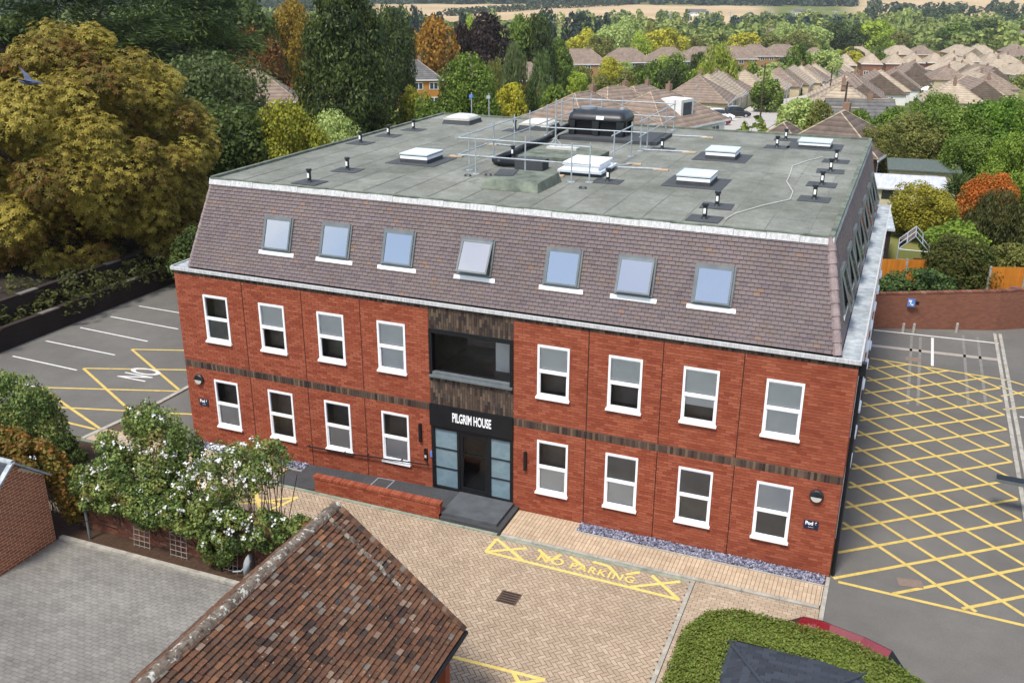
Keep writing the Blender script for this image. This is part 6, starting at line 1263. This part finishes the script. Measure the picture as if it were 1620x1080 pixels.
def house(x, y, yaw, w_, d_, h, rh, roof, wall, label, group=None, gable=False, name='house', wins=2, chim=True, dormer=False):
    """local x along the ridge; the front faces -y; hipped unless gable"""
    key = (w_, d_, h, rh, roof, wall, gable, wins, chim, dormer); z = float(T(x, y)); HSP.append((x, y, max(w_, d_)*.62))
    t = tag(empty(name, (x, y, z), math.radians(yaw)), label, 'house', group)
    def put(nm, mb, mat, par):
        o = mb.build(nm, mat, par, local=True); return o
    if key in HM:
        def cp(o, par):
            c = o.copy(); COL.objects.link(c); c.parent = par
            for k in o.children: cp(k, c)
        for o in HM[key]: cp(o, t)
        return t
    L = []; a, b = w_/2, d_/2; e = .35; hip = 0 if gable else min(a-.4, b*.95)
    mb = MB().box(-a,-b,-1.2,a,b,h)
    if gable: mb.add([(-a,-b,h),(-a,b,h),(-a,0,h+rh-.1),(a,-b,h),(a,b,h),(a,0,h+rh-.1)], [(0,2,1),(3,4,5)])
    L.append(put('wall', mb, HWALL[wall], t))
    ze = h-.12; A, B = a+e, b+e; rx = a-hip+(e if gable else 0)
    rf = put('roof', MB().add([(-A,-B,ze),(A,-B,ze),(A,B,ze),(-A,B,ze),(-rx,0,h+rh),(rx,0,h+rh)], [(0,1,5,4),(2,3,4,5),(1,2,5),(3,0,4),(3,2,1,0)]), ROOF[roof], t); L.append(rf)
    rm = MB().tube((-rx,0,h+rh),(rx,0,h+rh),.09,n=6)
    if not gable:
        for sx in (-1, 1):
            for sy in (-1, 1): rm.tube((sx*rx,0,h+rh),(sx*A,sy*B,ze),.08,n=5)
    put('ridge_tiles', rm, ROOF['tan'], rf)
    put('fascia', MB().box(-A,-B-.02,ze-.18,A,-B+.03,ze-.005).box(-A,B-.03,ze-.18,A,B+.02,ze-.005), MT['white'], rf)
    if chim:
        cm = put('chimney', MB().box(a*.3-.28,-.25,h+rh-.9,a*.3+.28,.25,h+rh+.55).tube((a*.3,0,h+rh+.55),(a*.3,0,h+rh+.85),.11,n=6), HWALL['stack'], rf)
    ns = int(h/2.5)
    for s in range(max(1, ns)):
        zb = .9+2.6*s
        for k in range(wins):
            u = -a+w_*(k+.5)/wins
            if s == 0 and k == wins//2 and wins > 1:
                L.append(put('door', MB().box(u-.45,-b-.05,0,u+.45,-b-.002,2.0), MT['anth'], t)); continue
            f = put('window', MB().box(u-.8,-b-.06,zb,u+.8,-b-.002,zb+1.25), MT['white'], t); L.append(f)
            for q in (-1, 1): put('pane', MB().box(u+q*.38-.32,-b-.075,zb+.1,u+q*.38+.32,-b-.061,zb+1.15), MT['win'], f)
        for sx in (-1, 1):
            for v in ((0,) if d_ < 7 else (-b*.45, b*.45)):
                f = put('window', MB().box(sx*(a+.03)-.03,v-.6,zb,sx*(a+.03)+.03,v+.6,zb+1.2), MT['white'], t); L.append(f)
                put('pane', MB().box(sx*(a+.067)-.006,v-.5,zb+.1,sx*(a+.067)+.006,v+.5,zb+1.1), MT['win'], f)
    if dormer:
        dm = put('dormer', MB().box(-1.2,-b*.75,h+.2,1.2,-.2,h+rh*.8), HWALL['white'], t); L.append(dm); put('dormer_window', MB().box(-.8,-b*.75-.05,h+.5,.8,-b*.75-.002,h+rh*.7), MT['win'], dm)
    HM[key] = L; return t
house(-68,142,28,11,9,5.4,3.0,'grey','ochre','grey-roofed ochre brick semi with rooflights behind the bushy tree',wins=4)
house(-63.5,155,28,9.5,9,5.4,3.0,'brown','ochre','brown-roofed ochre house next to the grey-roofed semi',wins=3)
house(-50,156,20,8,8,5.0,2.8,'brown','ochre','tan-brown hipped house half hidden between the two birches',wins=2)
house(-52,72,35,11,8,5.0,3.0,'brown','cream','brown hipped house with chimney in front of the rust-brown tree',wins=2)
house(-41,58,35,9,6,2.8,2.0,'dark','cream','low house wing with dark red roof below the brown hipped house',wins=2)
house(-33,42,40,9,7,4.6,2.6,'dark','white','white gabled house glimpsed through the loose dark tree',wins=3)
for i, (x, y) in enumerate([(-75,262),(-66,280),(-57,297),(-49,312),(-42,330),(-40,364),(-31,372)]): house(x,y,28+(i*43 % 13)-6,16-(i % 3),10.5,5.2,3.8,'brown','orange','orange-brick semi with hipped brown roof in the row above the gardens','orange-brick semis row',wins=4)
for x, y, yw, w_, lb in ((-10,68,72,11,'hipped bungalow roof directly behind the water tank'),(-5,78,72,12,'brown bungalow roof with white dormer beside the water tank'),(-15,96,60,11,'bungalow roof in front of the large round willow'),(-14,104,74,12,'white-fronted bungalow beside the parked cars')):
    house(x,y,yw,w_,9,2.7,2.9,'brown','white',lb,wins=3,dormer='dormer' in lb,name='bungalow')
RXS = ([100,133,176,206,239,302,413], [-1,-2,-6,-1,2,4,13])
for i in range(15):
    y = 138+13*i; x = np.interp(y, *RXS)-11.0
    house(x,y,94-5*(i % 2),10.5,10.5,2.8,3.6,'tan' if i % 3 else 'brown','cream',('tan' if i % 3 else 'brown')+'-roofed bungalow in the row on the left of the street'+(', where it bends' if i < 3 else ', beside the parked cars' if 7 < i < 13 else ''),'left bungalow row',wins=3,name='bungalow',chim=i % 2 == 0,gable=i % 5 == 2)
for i in range(16):
    y = 110+12.6*i; x = np.interp(y, *RXS)+12.0+1.5*(i % 2); g_ = i % 2 == 1
    house(x,y,-86+5*(i % 3),10.5,11,2.8,3.9,'brown' if i % 4 else 'tan','white',('brown' if i % 4 else 'tan')+(' gabled' if g_ else ' hipped')+' bungalow in the row on the right of the street','right bungalow row',gable=g_,wins=3,name='bungalow',chim=i % 3 == 0)
for i in range(9):
    y = 178+13.5*i; x = np.interp(y, *RXS)+31+2*(i % 2)
    house(x,y,-82+7*(i % 3),10.5,10,2.8,3.5,'brown' if i % 2 else 'tan','cream',('brown' if i % 2 else 'tan')+'-roofed bungalow in the second row right of the street','second right row',gable=i % 3 == 1,wins=3,name='bungalow',chim=i % 3 == 0)
for i in range(8): house(-4+6.6*i+(i*37 % 5)*.3,322+11*i+(i*53 % 7),14+(i*29 % 9)-4,6.4,8.5,4.6,2.9,'tan','red','narrow brick terrace house with hipped tan roof at the top of the street','terrace at the street end',wins=2,name='terrace_house')
for i in range(9): house(-20+13*i+(i*31 % 7)-3,425+13*i+(i*47 % 19)-9,10+(i*59 % 30)-15,11+(i % 3),9.5,3.4,3.4,'tan' if i % 3 else 'brown','orange',('tan' if i % 3 else 'brown')+'-roofed house in the second row behind the terrace','second row behind the terrace',wins=2)
for i, (x, y) in enumerate([(26,276),(30,309),(32,360),(42,406),(50,420),(38,466),(57,472),(28,335),(44,375),(36,290),(48,330),(60,400),(66,440)]): house(x,y,-75+9*(i % 4),11,9.5,3.4,3.2,'tan' if i % 3 else 'brown','cream','pale-walled house with '+('tan' if i % 3 else 'brown')+(' gable' if i % 4 == 1 else ' hipped')+' roof in the cluster right of the street','cluster right of the street',gable=i % 4 == 1,wins=3)
house(14.4,57,80,8,7.2,2.7,2.5,'dark','red','hipped tiled roof directly behind the right rear corner of the flat roof',wins=2,name='bungalow')
house(10.3,56.5,80,5,5,2.3,1.9,'dark','red','low hipped wing attached beside the hipped tiled roof',wins=1,chim=False,name='bungalow')
house(13.5,98,15,7,6,2.8,2.2,'grey','white','white rendered bungalow with grey gable roof behind the green bank',gable=True,wins=2,name='bungalow')
house(11,92,10,5,6,2.3,1.8,'grey','white','small grey-roofed garage beside the white rendered bungalow',gable=True,wins=1,chim=False,name='garage')
for x, y, l in ((20,660,'brick house with chimney at the far right edge of the valley'),(75,640,'far dark-roofed house beside the tall pale trees'),(-70,600,'far pair of pointed roofs below the railway masts'),(-120,540,'far pale house between the yellow trees')): house(x,y,20,14,9,5.5,3.4,'brown','red',l,gable=True,wins=3)
for x, y in ((-190,960),(-95,1020)): house(x,y,10,18,9,5,3,'grey','white','far white farmhouse by the dark wood','far white farm buildings',gable=True,wins=3,chim=False,name='farmhouse')
ex = np.random.default_rng(88); EXN = 0
while EXN < 46:
    x, y = (ex.uniform(-62, -18), ex.uniform(150, 330)) if EXN < 26 else (ex.uniform(-45, 8), ex.uniform(330, 470))
    rx = np.interp(y, [100,133,176,206,239,302,413,455], [-1,-2,-6,-1,2,4,13,25])
    if abs(x-rx) < 9 or any(math.hypot(x-a, y-b) < c+1.5 for a, b, c in HSP): continue
    mt = ['pale', 'olive', 'green', 'yellow', 'lime', 'dgreen'][int(ex.integers(0, 6))]; wd = ex.uniform(4, 8); HSP.append((x, y, wd*.5))
    adj = {'yellow': 'yellowish', 'olive': 'olive-green', 'pale': 'pale green', 'lime': 'bright lime', 'dgreen': 'dark green', 'green': 'mid green'}[mt]
    if EXN < 26: plant('garden_tree', x, y, float(T(x, y)), wd, wd*ex.uniform(.8, 1.2), 'broadM', mt, adj+' garden tree in front of the orange-brick semis', 'tree', 'trees in the semis gardens')
    else: plant('garden_tree', x, y, float(T(x, y)), wd, wd*ex.uniform(.8, 1.2), 'broadM', mt, adj+' garden tree between the semis and the terrace rows', 'tree', 'trees between the terrace rows')
    EXN += 1
for x, y, wd, h, mt, l in ((33,26,4,3.6,'green','round green tree beyond the outer car park edge'),(36,36,5,4.5,'olive','olive tree beyond the angled end of the boundary wall'),(31,48,6,5.6,'green2','fresh green tree beside the end of the green bank'),(34,60,7,6.6,'green','broad tree closing the right end of the green bank'),(42,52,6,5,'lime','lime garden tree far right of the sheds'),(38,75,7,6,'olive','olive tree far behind the sheds')): plant('tree', x, y, float(T(x, y)), wd, h, 'broadL', mt, l)
for i, (x, y) in enumerate([(46,80),(60,96),(44,110),(58,126),(46,146),(62,160),(48,180),(64,200)]): house(x,y,-70+11*(i % 3),10.5,10,2.8,3.5,'brown' if i % 2 else 'tan','cream',('brown' if i % 2 else 'tan')+'-roofed bungalow in the far right gardens','far right bungalows',gable=i % 3 == 1,wins=3,name='bungalow',chim=False)
fence('grey_fence', (28.2,-22), (28.2,23.5), 1.5, MT['gfence'], 'weathered fence along the outer edge of the car park')
shrubs()
# ------------------------------------------------------------------ street
def ribbon(name, pts, wd, dz, mat):
    v, f = [], []
    P = []
    for i in range(len(pts)-1):
        for k in range(8): P.append(tuple(np.array(pts[i])*(1-k/8)+np.array(pts[i+1])*k/8))
    P.append(pts[-1])
    for i, p in enumerate(P):
        a = Vector(P[max(0, i-1)]); b = Vector(P[min(len(P)-1, i+1)]); d = (b-a).normalized()
        for s in (-1, 1):
            x, y = p[0]-d.y*wd/2*s, p[1]+d.x*wd/2*s; v.append((x, y, float(T(x, y))+dz))
    f = [(2*i, 2*i+2, 2*i+3, 2*i+1) for i in range(len(P)-1)]
    return tag(MB().add(v, f).build(name, mat), kind='structure')
RD = [(2,80),(-1,108),(-2,133),(-4.5,165),(-3.5,190),(-1,206),(2,239),(4,302),(13,413),(25,455)]
MT['pale_tar'] = pmat('pale street tarmac', [hx('9a948d'), hx('a8a29a')], .95, ns=3)
ribbon('pavement', RD, 9.5, .35, pmat('pale pavement', [hx('a8a196'), hx('b4ada2')], .95, ns=3)); ribbon('street', RD, 6, .42, MT['pale_tar'])
ribbon('driveway', [(-2,125),(-8,122),(-11,118)], 9, .38, pmat('pale forecourt', [hx('b0a698'), hx('bdb3a4')], .95, ns=3))
for x, y, rz, pc, l, su in ((-6.6,121.5,.45,'whitecar','white SUV parked on the pale forecourt beside the bungalow',True),(-5.8,131,.4,'blackcar','black car parked behind the white SUV',True),(-5.5,112,.3,'redcar','small red car half hidden by the rear roof edge',False),(-8.4,109,.3,'greycar','silver car beside the red car behind the rear roof edge',False)):
    car('parked_car', x, y, float(T(x, y))+.42, rz, pc, l, Hh=1.65 if su else 1.48, suv=su)
for i, (x, y, pc) in enumerate([(-3.4,243,'whitecar'),(-2.2,256,'bluecar'),(-1.2,268,'whitecar'),(-.2,282,'greycar'),(.6,297,'whitecar')]):
    car('parked_car', x, y, float(T(x, y))+.38, 1.5, pc, {'whitecar': 'white car', 'bluecar': 'blue-grey car', 'greycar': 'silver car'}[pc]+' parked along the left side of the street', 'cars parked along the street')
for x, y, h, l in ((-.9,122,8.5,'tall dark wooden telegraph pole beside the street bend'),(-41,124,9,'wooden telegraph pole between the ochre houses and the copper beech'),(6,150,8,'thin pole rising from the bungalow roofs right of the street'),(12.8,84,7,'thin pole beside the green bush behind the roof corner')):
    p = tag(empty('telegraph_pole', (x, y, float(T(x, y)))), l, 'pole'); MB().tube((0,0,-.3),(0,0,h),.13,.09,8).build('shaft', MT['bark'], p, local=True); MB().box(-.5,-.05,h-.5,.5,.05,h-.4).build('crossarm', MT['bark'], p, local=True)
for x, y, l in ((-4.9,184,'grey street lamp at the street bend'),(-8.2,112,'grey street lamp beside the forecourt cars'),(.5,232,'grey street lamp among the street bungalows')):
    p = tag(empty('street_lamp', (x, y, float(T(x, y)))), l, 'street lamp'); MB().tube((0,0,0),(0,0,5.5),.08,.05,8).build('column', MT['galv'], p, local=True); MB().box(-.1,-.7,5.45,.1,.05,5.58).build('lantern', MT['galv'], p, local=True)
for i in range(9):
    x, y = polar(760+12*i, -13.5+1.1*i); tag(MB().tube((x,y,float(T(x,y))),(x,y,float(T(x,y))+13),.35,.3,6).box(x-2,y-.2,float(T(x,y))+11.5,x+2,y+.2,float(T(x,y))+12).build('railway_mast', MT['galv']), 'slim pale railway mast standing above the valley trees', 'mast', 'railway masts')
cn = tag(empty('conservatory', (-69, 268, float(T(-69,268))), .5), 'white glazed conservatory behind the orange-brick semis', 'conservatory')
MB().box(-2.5,-2,0,2.5,2,2.2).build('glazed_wall', MT['frost'], cn, local=True); MB().add([(-2.7,-2.2,2.2),(2.7,-2.2,2.2),(2.7,2.2,2.2),(-2.7,2.2,2.2),(-1,0,3.4),(1,0,3.4)], [(0,1,5,4),(1,2,5),(2,3,4,5),(3,0,4)]).build('glazed_roof', MT['lid'], cn, local=True)
um = tag(empty('parasol', (21.5, 232, float(T(21.5,232)))), 'white garden parasol in a back garden right of the street', 'parasol')
MB().tube((0,0,0),(0,0,2.4),.04).build('pole', MT['galv'], um, local=True); MB().loft([[(2*math.cos(a),2*math.sin(a),2.1) for a in np.linspace(0,6.2832,9)[:-1]],[(.05*math.cos(a),.05*math.sin(a),2.9) for a in np.linspace(0,6.2832,9)[:-1]]]).build('canopy', MT['white'], um, local=True)
# ------------------------------------------------------------------ pigeon on the wing
def pigeon():
    c = Vector((-10.2, 5.15, 10.02)); right = Vector(AX[0]); up = Vector((0,0,1)); fw = Vector((AX[2][0],AX[2][1],0)).normalized()
    P = lambda a, b, d: c+right*a+up*b+fw*d
    rings = []
    for s, r_, z in ((-.42,.01,.05),(-.34,.055,.02),(-.26,.06,.0),(-.16,.085,-.01),(0,.105,-.02),(.15,.08,-.01),(.28,.045,.0),(.42,.05,-.04),(.5,.02,-.07)):
        rings.append([P(s, z+r_*math.sin(g)*(.35 if s > .3 else 1), r_*math.cos(g)*(1.4 if s > .3 else 1)) for g in np.linspace(0,6.2832,11)[:-1]])
    mb = MB().loft(rings)
    for sd_ in (1, -1):
        W_ = [(-.2,.04,.03),(-.25,.22,.10),(-.36,.42,.18),(-.42,.50,.2),(-.3,.42,.2),(-.12,.26,.13),(.08,.05,.05)]
        top = [P(a+.02*(sd_ < 0), b*(1 if sd_ > 0 else .35)+.0, d*sd_*(1 if sd_ > 0 else 2)) for a, b, d in W_]; mb.add(top+[q+up*.012+right*.008 for q in top], [(0,1,2,3,4,5,6),(13,12,11,10,9,8,7)]+[(i,(i+1)%7,7+(i+1)%7,7+i) for i in range(7)])
    tag(mb.build('pigeon', MT['pigeon']), 'grey pigeon in flight with raised wing in front of the chestnut', 'bird')
pigeon()

# ------------------------------------------------------------------ the air
hm = bpy.data.materials.new('haze'); hm.use_nodes = True; t = hm.node_tree; t.nodes.clear()
ho = t.nodes.new('ShaderNodeOutputMaterial'); pvv = t.nodes.new('ShaderNodeVolumePrincipled'); pvv.inputs['Color'].default_value = (.95, .97, 1, 1); pvv.inputs['Density'].default_value = HAZE; pvv.inputs['Anisotropy'].default_value = .2
t.links.new(pvv.outputs[0], ho.inputs['Volume'])
tag(MB().box(-4700,-4700,-27,4700,4700,135).build('haze', hm), 'thin pale haze in the air over the whole valley', 'haze', kind='stuff')
